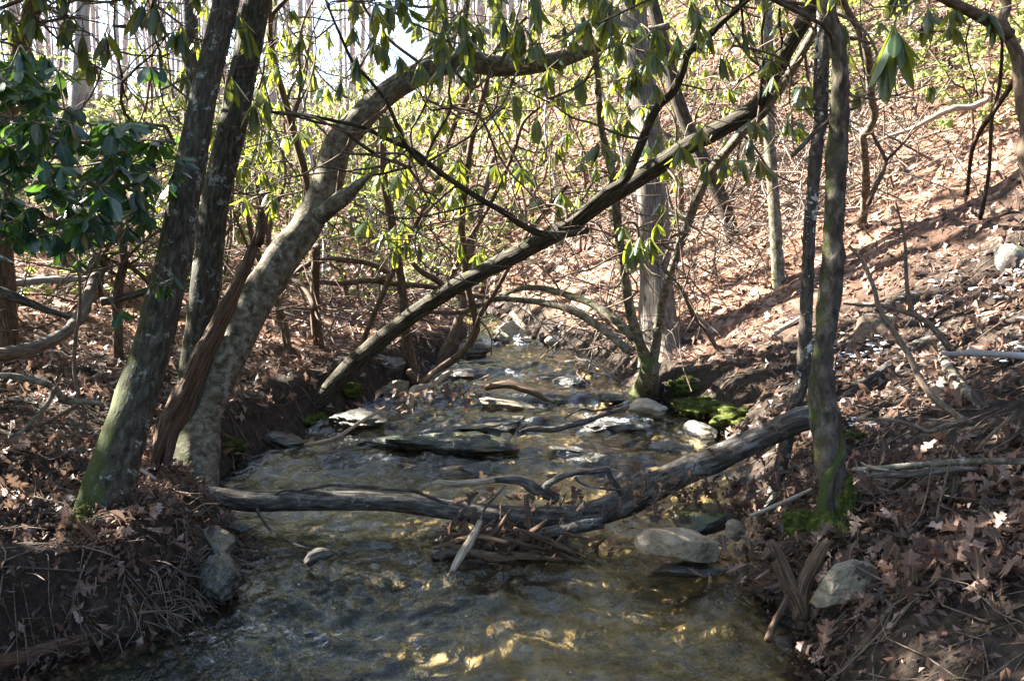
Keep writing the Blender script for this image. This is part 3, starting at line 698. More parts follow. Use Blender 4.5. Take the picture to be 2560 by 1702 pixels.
p.limb(*trace(3, '1080,760 1180,750 1240,720', 4.25, 4.4, [30, 22, 14]), 'branch_stub', 7)
p.limb(*trace(3, '1140,560 1080,460 1020,220 900,130 640,0 500,-70', 4.3, 3.8, [14, 16, 30, 34, 32]), 'limb', 8)
for u, v, dd in [(2095, -40, 4), (2060, -150, 4), (2170, -120, 4.1), (1980, -180, 4.1), (1900, -100, 3.9)]: p.whorl(pt(u, v, dd), size=.13)
for _ in range(40): p.whorl(P[-1] + rng.normal(size=3)*[.7, .6, .35], size=.12)
p.finish(LEAF_RHODO, 40)
p = Plant('spotted_tree', 'thin dark trunk dotted with white lichen, left one of the right bank pair', 'tree', gnd(1785/.9211, 1155/.9211), BARK_SPOT)
P, R = trace(6, '640,1870 680,1700 715,1564 770,1300 830,1100 850,900 860,700 875,400 885,100 900,-100 930,-460 960,-660 975,-900 985,-1260 975,-1564 960,-1800 940,-2200', 0, 4.75, [90, 92, 98, 96, 92, 86, 84, 84, 82, 90, 88, 84, 82, 78, 70, 50], base=True)
p.limb(P, R, 'trunk', 18, seg=.035, rough=.08, ridge=.04, moss=.1)
p.limb(*trace(6, '830,1000 860,880 940,790 1000,700', 4.5, 4.7, [50, 50, 44, 40]), 'limb', 9, rough=.1)
p.limb(*trace(3, '930,900 925,600 935,350 960,200 1040,70 1090,0 1180,-120', 4.5, 4.4, [24, 26, 26, 24]), 'limb', 8)
for _ in range(25): p.whorl(P[-1] + rng.normal(size=3)*[.6, .6, .35], size=.12)
p.finish(LEAF_RHODO, 0)

# pale trunks up the right slope
def simple_tree(name, label, r, s_, d1, w_, bark, sides=16, group=None, base=True, **kw):
    P, R = trace(r, s_, 0, d1, w_, base=base)
    t = thing(name, label, 'tree', P[1], group); b = Buf(); C, rr = tube(b, P, R, sides, seg=.05, **kw); b.build('trunk', bark, t); return t, C, rr
simple_tree('straight_tree', 'slim straight grey-green trunk on the leafy slope right of the diagonal tree', 0, '1793,655 1786,520 1776,380 1770,260 1768,130 1765,0 1762,-200 1755,-420', 8.6, [30, 27, 26, 26, 25, 24, 20], BARK_SMOOTH, moss=.25, rough=.05)
simple_tree('tilted_tree', 'dark rough trunk leaning left half way up the leafy slope', 0, '1690,562 1668,480 1638,410 1600,330 1560,230 1540,150 1500,0 1460,-160 1420,-350', None, [36, 33, 32, 30, 29, 28, 26], BARK_RIDGE, rough=.06, ridge=.06)
t, C, r_ = simple_tree('bent_tree', 'crooked grey sapling with a zigzag bend behind the hollow tree', 6, '1235,30 1265,-100 1275,-300 1265,-500 1255,-610 1300,-660 1335,-750 1310,-880 1290,-1160 1235,-1310 1150,-1460 1090,-1600 1040,-1800', 5.4, [60, 56, 54, 50, 50, 54, 56, 50, 46, 44, 40], BARK_SMOOTH, rough=.08)
b = Buf(); tube(b, *trace(6, '1255,-610 1320,-620 1390,-480 1415,-430 1390,-350 1330,-230 1290,-130', 5.6, 5.6, [24, 26, 30, 34, 36]), 8, rough=.1); b.build('limb', BARK_RHODO, t)
b = Buf(); tube(b, *trace(6, '1410,-430 1500,-520 1580,-610 1640,-665', 5.6, 5.5, [24, 18, 8]), 7, rough=.1); b.build('branch_stub', BARK_RHODO, t)

# gnarled trunk at top right corner with hanging branches
p = Plant('corner_tree', 'dark gnarled tree forking in the top right corner above the slope', 'tree', np.array([2.1, 3.4, height(2.1, 3.4)]), BARK_RHODO)
P0 = np.array([2.12, 3.45, height(2.12, 3.45) - .12])
P, R = trace(3, '2440,1300 2390,900 2345,600 2310,380 2240,220 2210,130 2240,40 2200,-80 2150,-250', 3.45, 3.5, [150, 120, 110, 105, 100, 80, 70, 60, 45])
p.limb(np.vstack([P0, P]), np.r_[R[0]*1.1, R], 'trunk', 16, rough=.1, ridge=.04, seg=.04)
p.limb(*trace(3, '2260,240 2190,185 2080,125 1950,60 1830,0 1700,-60', 3.48, 3.3, [90, 80, 74, 66, 60]), 'limb', 14, rough=.09)
p.limb(*trace(3, '2170,190 2210,300 2190,600 2140,800 2130,1000 2110,1250 2060,1500', 3.5, 4.4, [20, 24, 26, 26, 26, 30]), 'hanging_branch', 8, rough=.08)
p.limb(*trace(3, '2330,500 2230,650 2150,770 2060,900 2000,1050 1970,1330', 3.5, 4.6, [40, 34, 30, 26]), 'hanging_branch', 8, rough=.08)
p.limb(*trace(3, '2090,60 2010,110 1880,190 1800,215 1640,225', 3.4, 3.5, [14, 12, 10, 8]), 'limb', 7)
p.limb(*trace(3, '1990,160 1960,280 1980,420 2030,560 2040,680', 3.5, 3.8, [12, 12, 10, 8]), 'limb', 7)
p.limb(*trace(3, '1700,-60 1560,40 1490,110 1465,200 1460,260', 3.3, 2.65, [30, 20, 15, 13]), 'limb', 8)
P_, M_ = pt(*px(3, 1470, 235), 2.62), None
tips = [('1420,300 1370,420 1300,650', 70), ('1300,460 1200,560 1100,720', 0), ('1530,190 1560,280 1620,400', 0)]
for k in range(3): p.whorl(P_ + rng.normal(size=3)*.012, ax=np.array([0, 0, -1.]), size=.165, n=[8, 5, 3][k], droop=[.72, .55, .9][k], connect=False, tint=.4)
for u, v, dd in [(2380, 60, 3.4), (2390, 20, 3.35), (2250, -30, 3.3), (2320, 20, 3.5), (2480, 30, 3.4)]: p.whorl(pt(u, v, dd), size=.11, n=7)
for _ in range(60): 
    u, v = rng.uniform(2050, 2700), rng.uniform(-650, -60); p.whorl(pt(u, v, rng.uniform(3.0, 4.6)), size=.12)
p.finish(LEAF_RHODO, 120)

# ------------------------------------------------------------------ middle rhododendron stems
def stems(name, label, base, defs, tips, nobj=120, tipn=7, size=.14, bark=BARK_RHODO, tint=None, cat='shrub', fill=(), kind='rhodo', mat=None):
    first = True; p = None
    for i, (r, s_, d0, d1, w_, nm, mo) in enumerate(defs):
        P, R = trace(r, s_, d0, d1, w_, base=(d0 == 0))
        if p is None: p = Plant(name, label, cat, P[1] if d0 == 0 else P[0], bark)
        p.limb(P, R, nm, 10, seg=.05, rough=.09, moss=mo)
    for r, x, y, d in tips:
        u, v = px(r, x, y); p.whorl(pt(u, v, d), size=size, n=tipn, tint=tint, kind=kind)
    for (n, u0, u1, v0, v1, da, db) in fill:
        for _ in range(n): p.whorl(pt(rng.uniform(u0, u1), rng.uniform(v0, v1), rng.uniform(da, db)), size=size*rng.uniform(.85, 1.1), n=tipn, tint=tint, kind=kind)
    p.wander(15, (300, 2000, -50, 900)); p.finish(mat or LEAF_RHODO, nobj); return p
stems('rhododendron', 'dark red-brown rhododendron stem standing just right of the curved trunk', None,
      [(4, '2180,820 2165,650 2158,500 2165,300 2172,150', 0, 7.4, [80, 70, 62, 56], 'trunk', .1),
       (1, '2110,1350 2085,1160 2040,1000 1975,760 1900,500 1850,240 1870,100 1960,0 2000,-120', 7.4, 6.6, [56, 52, 48, 44, 42, 36, 24], 'limb', 0),
       (1, '1855,250 1850,100 1860,-60', 6.8, 6.6, [30, 24], 'limb', 0), (1, '2010,850 2060,600 2050,300 2100,100 2150,0', 7.1, 6.6, [24, 18, 12], 'limb', 0)],
      [(1, 1840, 880, 6.8), (1, 1960, 920, 6.9), (1, 1690, 1080, 6.9), (1, 1800, 1180, 7), (1, 2060, 900, 7), (1, 1880, 1200, 7.2)], 200, tint=.8,
      fill=[(26, 480, 900, 150, 520, 6.2, 7.8), (14, 480, 800, -60, 200, 6, 7)])
stems('rhododendron', 'short curved rhododendron stem between the curved trunk and the stream bend', None,
      [(4, '1970,850 1950,720 1915,600 1885,500 1830,380 1780,240 1720,60 1690,-150', 0, 7.6, [62, 58, 52, 48, 40], 'trunk', .15),
       (4, '2160,580 2110,470 2010,380 1900,330 1750,300', 7.3, 7.8, [40, 36, 28], 'limb', 0)],
      [], 60, fill=[(12, 420, 700, 330, 520, 7, 8.2)], tint=.85)
stems('rhododendron', 'pale green upright stem rooted on the left water edge under the diagonal trunk', None,
      [(5, '505,1085 480,940 455,760 425,450 395,250 370,100 340,-90 300,-300 290,-620 270,-750 160,-930', 0, 7.6, [100, 80, 66, 64, 62, 60, 54, 46, 40], 'trunk', .25),
       (5, '470,1010 560,1090 640,1020 760,930', 7.3, 7.6, [50, 44, 30], 'root', .1)],
      [(5, 400, 60, 7), (5, 540, 30, 7), (5, 300, 50, 7), (5, 460, 130, 7.1)], 160, tint=.9, size=.16,
      fill=[(24, 860, 1200, 330, 640, 6.6, 8.2), (10, 830, 1050, 200, 420, 6.6, 7.6)])
stems('rhododendron', 'reddish stem leaning right out of the left bank to the far pool', None,
      [(5, '690,930 780,760 830,600 870,400 900,150 930,20 990,-200 1050,-460', 0, 9.3, [76, 66, 60, 54, 46, 38], 'trunk', .05)], [], 80,
      fill=[(22, 1050, 1400, 420, 640, 8.2, 9.8)], tint=.85)
stems('rhododendron', 'crooked forked stem crawling off the left bank over the upper cascade', None,
      [(5, '545,1110 640,1010 760,940 870,850 930,740 935,690 915,580 880,450 860,250 838,50 840,-60 870,-350 900,-560 950,-760 1000,-950 1060,-1180 1180,-1320 1280,-1420', 0, 6.9, [46, 54, 50, 48, 46, 44, 42, 40, 36, 32, 26], 'trunk', .1),
       (5, '940,690 965,620 1050,490 1190,240 1320,30 1420,-100 1560,-260', 7.9, 7.4, [34, 32, 28, 24], 'limb', 0),
       (5, '720,470 790,300 900,80 1000,-80 1110,-300 1200,-520 1260,-700 1370,-800', 7.6, 7.2, [30, 28, 26, 22], 'limb', 0)],
      [(2, 1240, 1160, 7.4), (2, 840, 1230, 7.3), (2, 1120, 1180, 7.3), (2, 1500, 1000, 7.2), (2, 1560, 900, 7.2)], 220, tint=.85, size=.15,
      fill=[(34, 1050, 1500, 180, 520, 6.8, 8.2)])
stems('rhododendron', 'pale slender stem slanting up right from the left bank below the leaf clusters', None,
      [(5, '140,850 215,660 330,400 400,250 500,50 560,-60 640,-220 700,-430 760,-610 840,-800 920,-960 990,-1090', 0, 7.6, [38, 38, 36, 34, 34, 30], 'trunk', 0)],
      [(2, 820, 560, 7.5), (2, 870, 790, 7.4), (2, 1080, 520, 7.4)], 80, tint=.9, fill=[(14, 1000, 1300, 160, 340, 7, 8)])
# low tangle of bare limbs across the left bank
tl = thing('fallen_branch', 'low tangle of bare grey limbs sprawling over the left bank behind the diagonal trunk', 'branch', pt(*px(5, 350, 420), 8.2))
for s_, w_ in (('350,340 200,270 60,250 -100,245 -260,300 -420,470', [38, 40, 36]), ('720,445 520,420 350,410 200,385 0,410 -160,395 -300,440', [36, 40, 30]), ('720,440 660,380 560,330 500,270', [44, 42, 36]),
              ('350,340 300,370 230,390', [30, 30]), ('1080,510 900,490 740,440', [30, 34]), ('900,590 760,610 600,600', [34, 30])):
    P, R = trace(5, s_, 8.2, 8.0, w_); b = Buf(); tube(b, P, R, 8, rough=.1, seg=.06); b.build('limb', BARK_RHODO, tl)
#NEXT
# ------------------------------------------------------------------ near laurel on the left
p = Plant('laurel_bush', 'broad leaved dark green laurel filling the left edge in front of the leaning trunk', 'bush', np.array([-2.35, 3.9, height(-2.35, 3.9)]), BARK_RHODO)
Bz = np.array([-2.35, 3.9, height(-2.35, 3.9)])
P, R = trace(1, '-420,1500 -300,1150 -200,800 -150,400 -120,0', 3.9, 3.9, [60, 50, 40, 26]); p.limb(np.vstack([Bz - [0, 0, .1], P]), np.r_[R[0], R], 'trunk', 10, rough=.08)
for s_, da, db, w_ in (('-300,1250 0,1190 400,1130 640,1280 820,1290 1000,1240 1130,1300', 3.9, 3.6, [50, 44, 40, 34, 14]), ('-250,1000 80,1000 300,1060 430,1090', 3.9, 3.7, [44, 40, 20]),
                       ('-170,500 60,560 250,700 420,740 620,860', 3.9, 3.8, [36, 24, 14]), ('-200,750 60,800 350,960 700,980 1000,960 1180,980', 3.9, 3.55, [40, 30, 22, 12]),
                       ('-300,1400 0,1440 300,1500 560,1560 700,1700', 3.8, 3.5, [36, 26, 14]), ('-150,250 60,300 200,330', 3.9, 3.9, [26, 12])):
    P, R = trace(1, s_, da, db, w_); p.limb(P, R, 'limb', 8, rough=.1)
def inpoly(x, y, poly):
    c = False; n = len(poly)
    for i in range(n):
        (x1, y1), (x2, y2) = poly[i], poly[i-1]
        if (y1 > y) != (y2 > y) and x < (x2 - x1)*(y - y1)/(y2 - y1) + x1: c = not c
    return c
poly = [(-200, 300), (150, 290), (400, 420), (430, 700), (760, 780), (1150, 850), (1270, 1000), (1200, 1280), (1000, 1300), (1150, 1420), (820, 1600), (500, 1640), (-200, 1750)]
k = 0
while k < 195:
    x, y = rng.uniform(-200, 1280), rng.uniform(290, 1750)
    if inpoly(x, y, poly):
        u, v = px(1, x, y); p.whorl(pt(u, v, rng.uniform(3.25, 4.3)), size=.098, n=rng.integers(5, 8), kind='laurel', droop=.5, tint=rng.uniform(0, .7)); k += 1
for x, y in ((390, 60), (480, 50), (560, 60), (760, 10), (430, 150), (570, 140), (1150, 420), (1060, 400), (300, 80), (200, 60), (830, 620), (1190, 370)):
    u, v = px(4, x, y); p.whorl(pt(u, v, 3.4 if x < 1000 else 3.9), size=.08, n=4, kind='laurel', droop=.6, tint=.4)
for x, y in ((1030, 470), (1110, 470)):
    u, v = px(1, x, y); p.whorl(pt(u, v, 3.7), size=.075, n=4, kind='laurel', droop=.7, tint=.3)
p.finish(LEAF_LAUREL, 300)

p = Plant('rhododendron', 'rhododendron in the top left corner with hanging dark leaf clusters', 'shrub', np.array([-3.0, 5.0, height(-3.0, 5.0)]), BARK_RHODO)
P, R = trace(1, '-500,1400 -420,900 -300,400 -200,0 -100,-300', 5.0, 5.0, [80, 60, 50, 36]); p.limb(np.vstack([[-3.0, 5.0, height(-3, 5.)-.1], P]), np.r_[R[0], R], 'trunk', 10, rough=.08)
for s_, da, db, w_ in (('-250,200 0,60 300,-30 700,20 1000,-40 1300,-60', 5, 4.4, [30, 24, 18, 10]), ('-300,500 -50,300 150,250 400,120 640,150 740,170', 5, 4.6, [26, 20, 14, 8]),
                       ('1160,230 1080,330 990,430 850,540 830,700 870,800 960,860 1120,850 1200,1000', 5, 5.4, [8, 14, 20, 24, 28, 24]), ('840,540 800,350 780,180 790,0 760,-150', 5.05, 5, [18, 14, 10]),
                       ('1060,120 1080,60 1100,-60', 4.6, 4.5, [10, 8]), ('1100,620 1090,300 1080,150 1070,40', 4.8, 4.6, [10, 8])):
    P, R = trace(1, s_, da, db, w_); p.limb(P, R, 'limb', 8, rough=.09)
for x, y, d in ((1250, 170, 4.4), (1200, 210, 4.4), (720, 230, 4.6), (560, 230, 4.7), (430, 200, 4.7), (240, 120, 4.6), (210, 60, 4.6), (1060, 20, 4.5), (1690, 190, 4.6), (1590, 530, 4.7), (980, 20, 4.6), (460, 120, 4.7), (590, 390, 4.9), (650, 420, 5),
                (1260, 500, 5.3), (60, 60, 4.6), (100, 160, 4.7), (1640, 100, 4.6)):
    u, v = px(1, x, y); p.whorl(pt(u, v, d), size=.15, n=6, droop=.85, tint=.2)
p.wander(36, (0, 520, -50, 420), (.4, 1.1), (.003, .008))
for _ in range(50): p.whorl(pt(rng.uniform(-500, 560), rng.uniform(-620, -20), rng.uniform(4.2, 5.6)), size=.14)
for _ in range(24): p.whorl(pt(rng.uniform(-160, 110), rng.uniform(-60, 420), rng.uniform(4.6, 5.6)), size=.13)
p.finish(LEAF_RHODO, 220)

# ------------------------------------------------------------------ more shrubs of the thicket
def shrub(x, y, h, spread, n, kind, size, mat, label, name='rhododendron', group=None, nobj=0, nstem=4, tint=.7, tipn=6, cat='shrub', lean=(0, 0), lo=.25, r0=.02, bark=BARK_RHODO, topbias=1.0):
    z = float(height(x, y)); p = Plant(name, label, cat, np.array([x, y, z]), bark, group)
    for i in range(nstem):
        a = rng.uniform(0, 6.28); e = np.array([math.cos(a)*spread*.75 + lean[0], math.sin(a)*spread*.75 + lean[1], h*rng.uniform(.7, 1.0)])
        t = np.linspace(0, 1, 6)[:, None]; P = np.array([x, y, z]) + e*np.c_[t, t, t**.8] + rng.normal(size=(6, 3))*.07*h*np.sin(t*2.6)
        P[0] = [x + .08*math.cos(a), y + .08*math.sin(a), z - .1]
        p.limb(P, np.linspace(r0, r0*.35, 6)*rng.uniform(.8, 1.3), 'stem', 7, rough=.1, seg=.1)
    for _ in range(n):
        a = rng.uniform(0, 6.28); rr = spread*math.sqrt(rng.random()); hz = h*(lo + (1.08 - lo)*rng.random()**topbias)
        rr *= math.sqrt(max(.08, 1 - ((hz/h - .55)/.62)**2))
        q = np.array([x + lean[0]*hz/h + rr*math.cos(a), y + lean[1]*hz/h + rr*math.sin(a), z + hz])
        p.whorl(q, size=size, n=tipn, kind=kind, tint=tint, droop=.72 if kind in ('rhodo', 'slim', 'blade') else .35)
    return p.finish(mat, nobj)
G1 = 'rhododendrons of the thicket beyond the stream bend'
L1 = 'rhododendron with yellow-green backlit leaves in the thicket beyond the bend'
for x, y, h, sp in ((-2.3, 9.6, 2.6, 1.0), (-3.2, 11, 3.0, 1.2), (-2.6, 14.6, 3.2, 1.3), (.3, 13.6, 2.4, 1.2), (1.4, 14.6, 2.4, 1.2),
                    (2.6, 15.5, 2.6, 1.2), (-.6, 15.5, 3.0, 1.4), (3.2, 12.6, 2.1, .9), (1.9, 11.3, 2.0, .8), (.9, 12.4, 2.2, .9), (2.2, 13.4, 2.4, 1.0), (-1.6, 14.4, 2.8, 1.1), (3.6, 14.2, 2.2, 1.0), (-3.4, 14.8, 3.0, 1.3), (4.2, 16.5, 2.6, 1.2), (1.6, 17.5, 2.8, 1.4), (-2.2, 18.5, 3, 1.5)):
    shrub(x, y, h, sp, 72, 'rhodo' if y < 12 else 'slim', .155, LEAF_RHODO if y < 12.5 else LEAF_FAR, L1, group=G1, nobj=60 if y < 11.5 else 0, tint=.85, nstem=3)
G2 = 'small leaved evergreen bushes on the left flat'
L2 = 'small leaved evergreen bush on the flat ground behind the left trunks'
for x, y, h, sp in ((-3.4, 8.6, 1.6, .9), (-4.8, 8.0, 1.9, 1.0), (-6.2, 10.5, 2.6, 1.5), (-4.3, 14.5, 1.9, 1.6), (-7.4, 13.5, 2.4, 1.8), (-2.2, 16.5, 2.2, 1.6), (-6, 17, 1.5, 2), (-9, 16, 2.2, 1.8), (-1.6, 10.6, 1.4, .8), (-.6, 13.2, 1.3, .9), (.9, 16.5, 1.8, 1.6), (-10.5, 20, 2.4, 2.4), (-4, 21, 2.4, 2.2), (-2.9, 9.9, 1.7, .9), (-3.7, 11.0, 1.9, 1.1), (-1.2, 14.6, 1.8, 1.2), (.2, 15.0, 1.6, 1.0), (-3.0, 15.6, 2.2, 1.4), (-5.0, 11.6, 2.1, 1.2), (-4.0, 17.5, 2.4, 1.6), (-1.0, 18, 2.2, 1.6), (-7.5, 19, 1.5, 2.0), (-8.5, 24, 2.0, 2.4), (-5.5, 26, 1.6, 2.4), (-2.5, 24, 2.4, 2.0), (.6, 26, 2.6, 2.2)):
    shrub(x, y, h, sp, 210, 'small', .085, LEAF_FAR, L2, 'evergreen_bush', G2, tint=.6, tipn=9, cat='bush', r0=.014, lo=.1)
G3 = 'laurel bushes along the top of the right slope'
L3 = 'bright green laurel bush on the upper part of the right slope'
for x, y, h, sp in ((4.3, 9.5, .9, .6), (4.9, 9.3, 1.1, .7), (5.3, 10.2, 1.2, .8), (4.1, 11.2, 1.1, .8), (4.7, 11.4, 1.3, .9), (4.6, 10.2, 1.0, .7), (3.6, 12.2, 1.1, .8), (5.8, 9.2, 1.3, .8), (5.6, 10.2, 1.6, 1.0), (6.5, 11.5, 1.8, 1.1), (5.2, 12, 1.6, 1.1), (7.6, 12.8, 2, 1.3), (6.2, 14, 2, 1.4), (8.6, 14.8, 2.2, 1.6), (4.2, 14.2, 1.6, 1.2), (5.4, 17, 2.2, 1.6), (8, 18, 2.4, 2), (3.4, 18, 2.2, 1.6), (10.5, 17, 2.4, 2), (11, 21, 2.6, 2.4), (6.5, 22, 2.4, 2.2)):
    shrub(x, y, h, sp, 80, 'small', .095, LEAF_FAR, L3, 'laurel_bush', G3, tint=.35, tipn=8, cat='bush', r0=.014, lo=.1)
for _ in range(26):
    y = rng.uniform(13, 30); x = y*rng.uniform(-.12, .42)
    if max(*[float(q) for q in dists(x, y)]) < .8: continue
    shrub(x, y, rng.uniform(1.2, 2.4), rng.uniform(.8, 1.8), 80, 'small', .10, LEAF_FAR, 'loose evergreen bush scattered over the hillside behind the shaggy tree', 'evergreen_bush', 'evergreen bushes scattered over the hillside', tint=rng.uniform(.4, .9), tipn=8, cat='bush', r0=.014, lo=.1)
# the evergreen thicket that goes on to the left of the view and overhead: it shades the near banks
G4 = 'rhododendrons of the thicket on the left bank'
L4 = 'tall dense rhododendron of the thicket along the left bank'
for x, y, h, sp, n in ((-4.3, 6.3, 3.3, 1.2, 130), (-3.9, 4.6, 3.2, 1.1, 55), (-6.0, 6.4, 4.4, 1.4, 150), (-4.9, 5.5, 4.2, 1.3, 70), (-3.5, 3.2, 2.8, .9, 100), (-5.2, 3.8, 4.0, 1.4, 150), (-6.6, 5.0, 4.6, 1.5, 150), (-4.4, 2.2, 3.2, 1.2, 110), (-8.0, 4.2, 5.0, 1.6, 150), (-8.2, 6.2, 5.2, 1.6, 150), (-6.9, 8.3, 3.6, 1.3, 110), (-8.6, 9.6, 4.0, 1.5, 110)):
    shrub(x, y, h, sp, int(n*1.7), 'blade', .17, LEAF_RHODO, L4, group=G4, tint=.4, tipn=8, r0=.03, lo=.12)
p = Plant('rhododendron', 'old rhododendron over the left bank, unseen crown added to shade the near banks', 'tree', np.array([-3.4, 6.9, height(-3.4, 6.9)]), BARK_RHODO)
zb = float(height(-3.4, 6.9))
p.limb(np.array([[-3.4, 6.9, zb - .1], [-3.35, 6.8, zb + 1.2], [-3.0, 6.6, zb + 2.3], [-2.3, 6.4, zb + 3.1], [-2.0, 6.2, zb + 4.2], [-1.9, 6.0, zb + 5.2]]), np.array([.07, .06, .055, .05, .035, .02]), 'trunk', 12, rough=.08)
p.limb(np.array([[-2.9, 6.6, zb + 2.4], [-3.0, 6.0, zb + 3.0], [-2.6, 5.2, zb + 3.4], [-2.1, 4.6, zb + 3.5]]), np.array([.045, .035, .025, .015]), 'limb', 9, rough=.08)
p.limb(np.array([[-2.3, 6.4, zb + 3.1], [-2.2, 7.0, zb + 3.9], [-2.7, 7.3, zb + 4.8], [-3.0, 7.2, zb + 5.6]]), np.array([.04, .03, .022, .012]), 'limb', 9, rough=.08)
for _ in range(900): p.whorl(np.array([rng.uniform(-5.2, -1.5), rng.uniform(4.0, 7.6), zb + rng.uniform(2.5, 6.0)]), size=.165, kind='blade', n=8)  # leaf boxes added above the view to shade the near banks and stream
for _ in range(330): p.whorl(np.array([rng.uniform(-4.6, -1.5), rng.uniform(3.1, 4.7), zb + rng.uniform(1.9, 4.0)]), size=.165, kind='blade', n=8)
for _ in range(450): p.whorl(np.array([rng.uniform(-4.6, -1.6), rng.uniform(4.5, 6.1), zb + rng.uniform(2.3, 4.2)]), size=.165, kind='blade', n=8)
p.finish(LEAF_RHODO, 0)

x, y = -3.15, 9.9; zb = float(height(x, y)); p = Plant('evergreen_tree', 'slender dark trunk of a tall evergreen behind the two left trunks, crown added for shade', 'tree', np.array([x, y, zb]), BARK_DARK)
p.limb(np.array([[x, y, zb - .1], [x + .1, y, zb + 2], [x + .15, y - .1, zb + 5], [x + .2, y, zb + 8.2]]), np.array([.085, .075, .06, .02]), 'trunk', 12, rough=.05, ridge=.03)
for k in range(14):
    h = zb + rng.uniform(5.2, 8); a = rng.uniform(0, 6.28); q = np.array([x + .15, y - .05, h]); p.limb(np.array([q, q + [.8*math.cos(a), .45*math.sin(a), .1], q + [1.7*math.cos(a), .9*math.sin(a), -.1]]), np.array([.03, .02, .008]), 'limb', 6)
for _ in range(130): p.whorl(np.array([x + rng.uniform(-1.9, .9), y + rng.uniform(-1.0, .9), zb + rng.uniform(5.0, 8.3)]), size=.19, kind='blade', n=8)  # crown put in above the view to throw shade on the right slope
p.finish(LEAF_RHODO, 0)
# unseen canopies added overhead and behind the camera to cut sky light on the banks
for bx, by, cx, cy_, rx, ry, n, lab in ((3.35, 4.5, .3, 4.6, 2.0, 2.1, 430, 'unseen rhododendron added over the stream above the fallen log for shade'), (2.9, 2.2, 2.5, 3.6, 1.5, 2.6, 300, 'unseen rhododendron added to shade the near right bank'), (-2.3, -.8, -1.0, .6, 2.2, 2.8, 520, 'unseen rhododendron added to shade the near end of the stream'), (2.2, -2.2, 1.2, -.9, 2.6, 2.6, 460, 'unseen tall rhododendron added behind the viewpoint to cut sky light')):
    zb = float(height(bx, by)); p = Plant('rhododendron', lab, 'tree', np.array([bx, by, zb]), BARK_RHODO)
    p.limb(np.array([[bx, by, zb - .1], [bx + .1, by + .1, zb + 1.3], [(bx + cx)/2, (by + cy_)/2, 3.0], [cx, cy_, 3.9], [cx, cy_ + .6, 4.6]]), np.array([.07, .06, .05, .035, .02]), 'trunk', 10, rough=.08)
    for a in (0, 1.6, 3.1, 4.7): p.limb(np.array([[(bx + cx)/2, (by + cy_)/2, 3.0], [cx + rx*.5*math.cos(a), cy_ + ry*.5*math.sin(a), 3.8], [cx + rx*.9*math.cos(a), cy_ + ry*.9*math.sin(a), 4.1]]), np.array([.035, .025, .01]), 'limb', 7, rough=.08)
    for _ in range(n):
        a = rng.uniform(0, 6.28); q = math.sqrt(rng.random()); p.whorl(np.array([cx + rx*q*math.cos(a), cy_ + ry*q*math.sin(a), rng.uniform(3.2, 4.9)]), size=.17, kind='blade', n=8)
    p.finish(LEAF_RHODO, 0)

# ------------------------------------------------------------------ bare woods on the hill
def bare_tree(x, y, r, h, label, group, fine=1.0):
    z = float(height(x, y)); t = thing('bare_tree', label, 'tree', (x, y, z), group); b = Buf()
    le = rng.normal(0, .035, 2); n = 6; tt = np.linspace(0, 1, n)
    P = np.c_[x + le[0]*h*tt + rng.normal(0, .05, n)*tt, y + le[1]*h*tt, z - .2 + h*tt]
    C, R = tube(b, P, r*(1 - .75*tt), 8, seg=.8, rough=.05, flare=.25); b.build('trunk', BARK_GREY, t)
    c = Buf()
    for _ in range(int(14*fine)):
        i = rng.integers(int(len(C)*.12), len(C)); a = rng.uniform(0, 6.28); l = h*rng.uniform(.08, .2)
        d = np.array([math.cos(a), math.sin(a), rng.uniform(.2, 1.1)])*l
        Q = np.array([C[i], C[i] + d*.5 + rng.normal(size=3)*.07*l, C[i] + d + [0, 0, .15*l]]); CC, _r = tube(c, Q, [R[i]*.35, R[i]*.2, .006], 4, seg=l/4, cap=False)
        for _k in range(int(5*fine)):
            j = rng.integers(1, len(CC)); dd = d/np.linalg.norm(d)*.6 + rng.normal(size=3)*.6; dd *= l*.35
            tube(c, np.array([CC[j], CC[j] + dd*.6 + rng.normal(size=3)*.04, CC[j] + dd]), [max(R[i]*.12, .007), .006, .004], 3, seg=l, cap=False)
    c.build('crown', BARK_GREY, t)
L5, G5 = 'bare leafless grey tree on the far wooded hillside', 'bare trees on the far hillside'
k = 0
while k < 280:
    y = 15 + 42*rng.random()**.8; x = y*rng.uniform(-.7, .62)
    dl_, dr_ = dists(x, y)
    if max(dl_, dr_) < .6: continue
    if abs(x/y) < .12 and y < 19: continue
    bare_tree(x, y, rng.choice([.03, .045, .06, .08, .11, .15])*rng.uniform(.8, 1.2), rng.uniform(9, 17), L5, G5, .85); k += 1
for x, y, r_, lab in ((-4.6, 10.6, .15, 'tall bare tree standing nearest behind the laurel on the left flat'), (-6.4, 10.2, .20, 'thick tall bare tree behind the laurel at the left edge'), (-7.6, 12.4, .18, 'tall bare tree further back at the left edge'), (-5.4, 13.4, .16, 'tall bare tree left of the leaning trunk on the flat'), (-9.4, 11.2, .22, 'thickest bare tree beyond the left edge'), (-8.8, 9.0, .17, 'bare tree among the tall left bank rhododendrons'), (-10.5, 13.6, .2, 'bare tree far out on the left flat'), (-7.0, 14.5, .17, 'bare tree between the left flat bushes')):
    bare_tree(x, y, r_*.62, rng.uniform(13, 16), lab, 'tall bare trees on the left flat', .35)
L6, G6 = 'thin bare sapling standing among the thicket shrubs', 'bare saplings in the thicket'
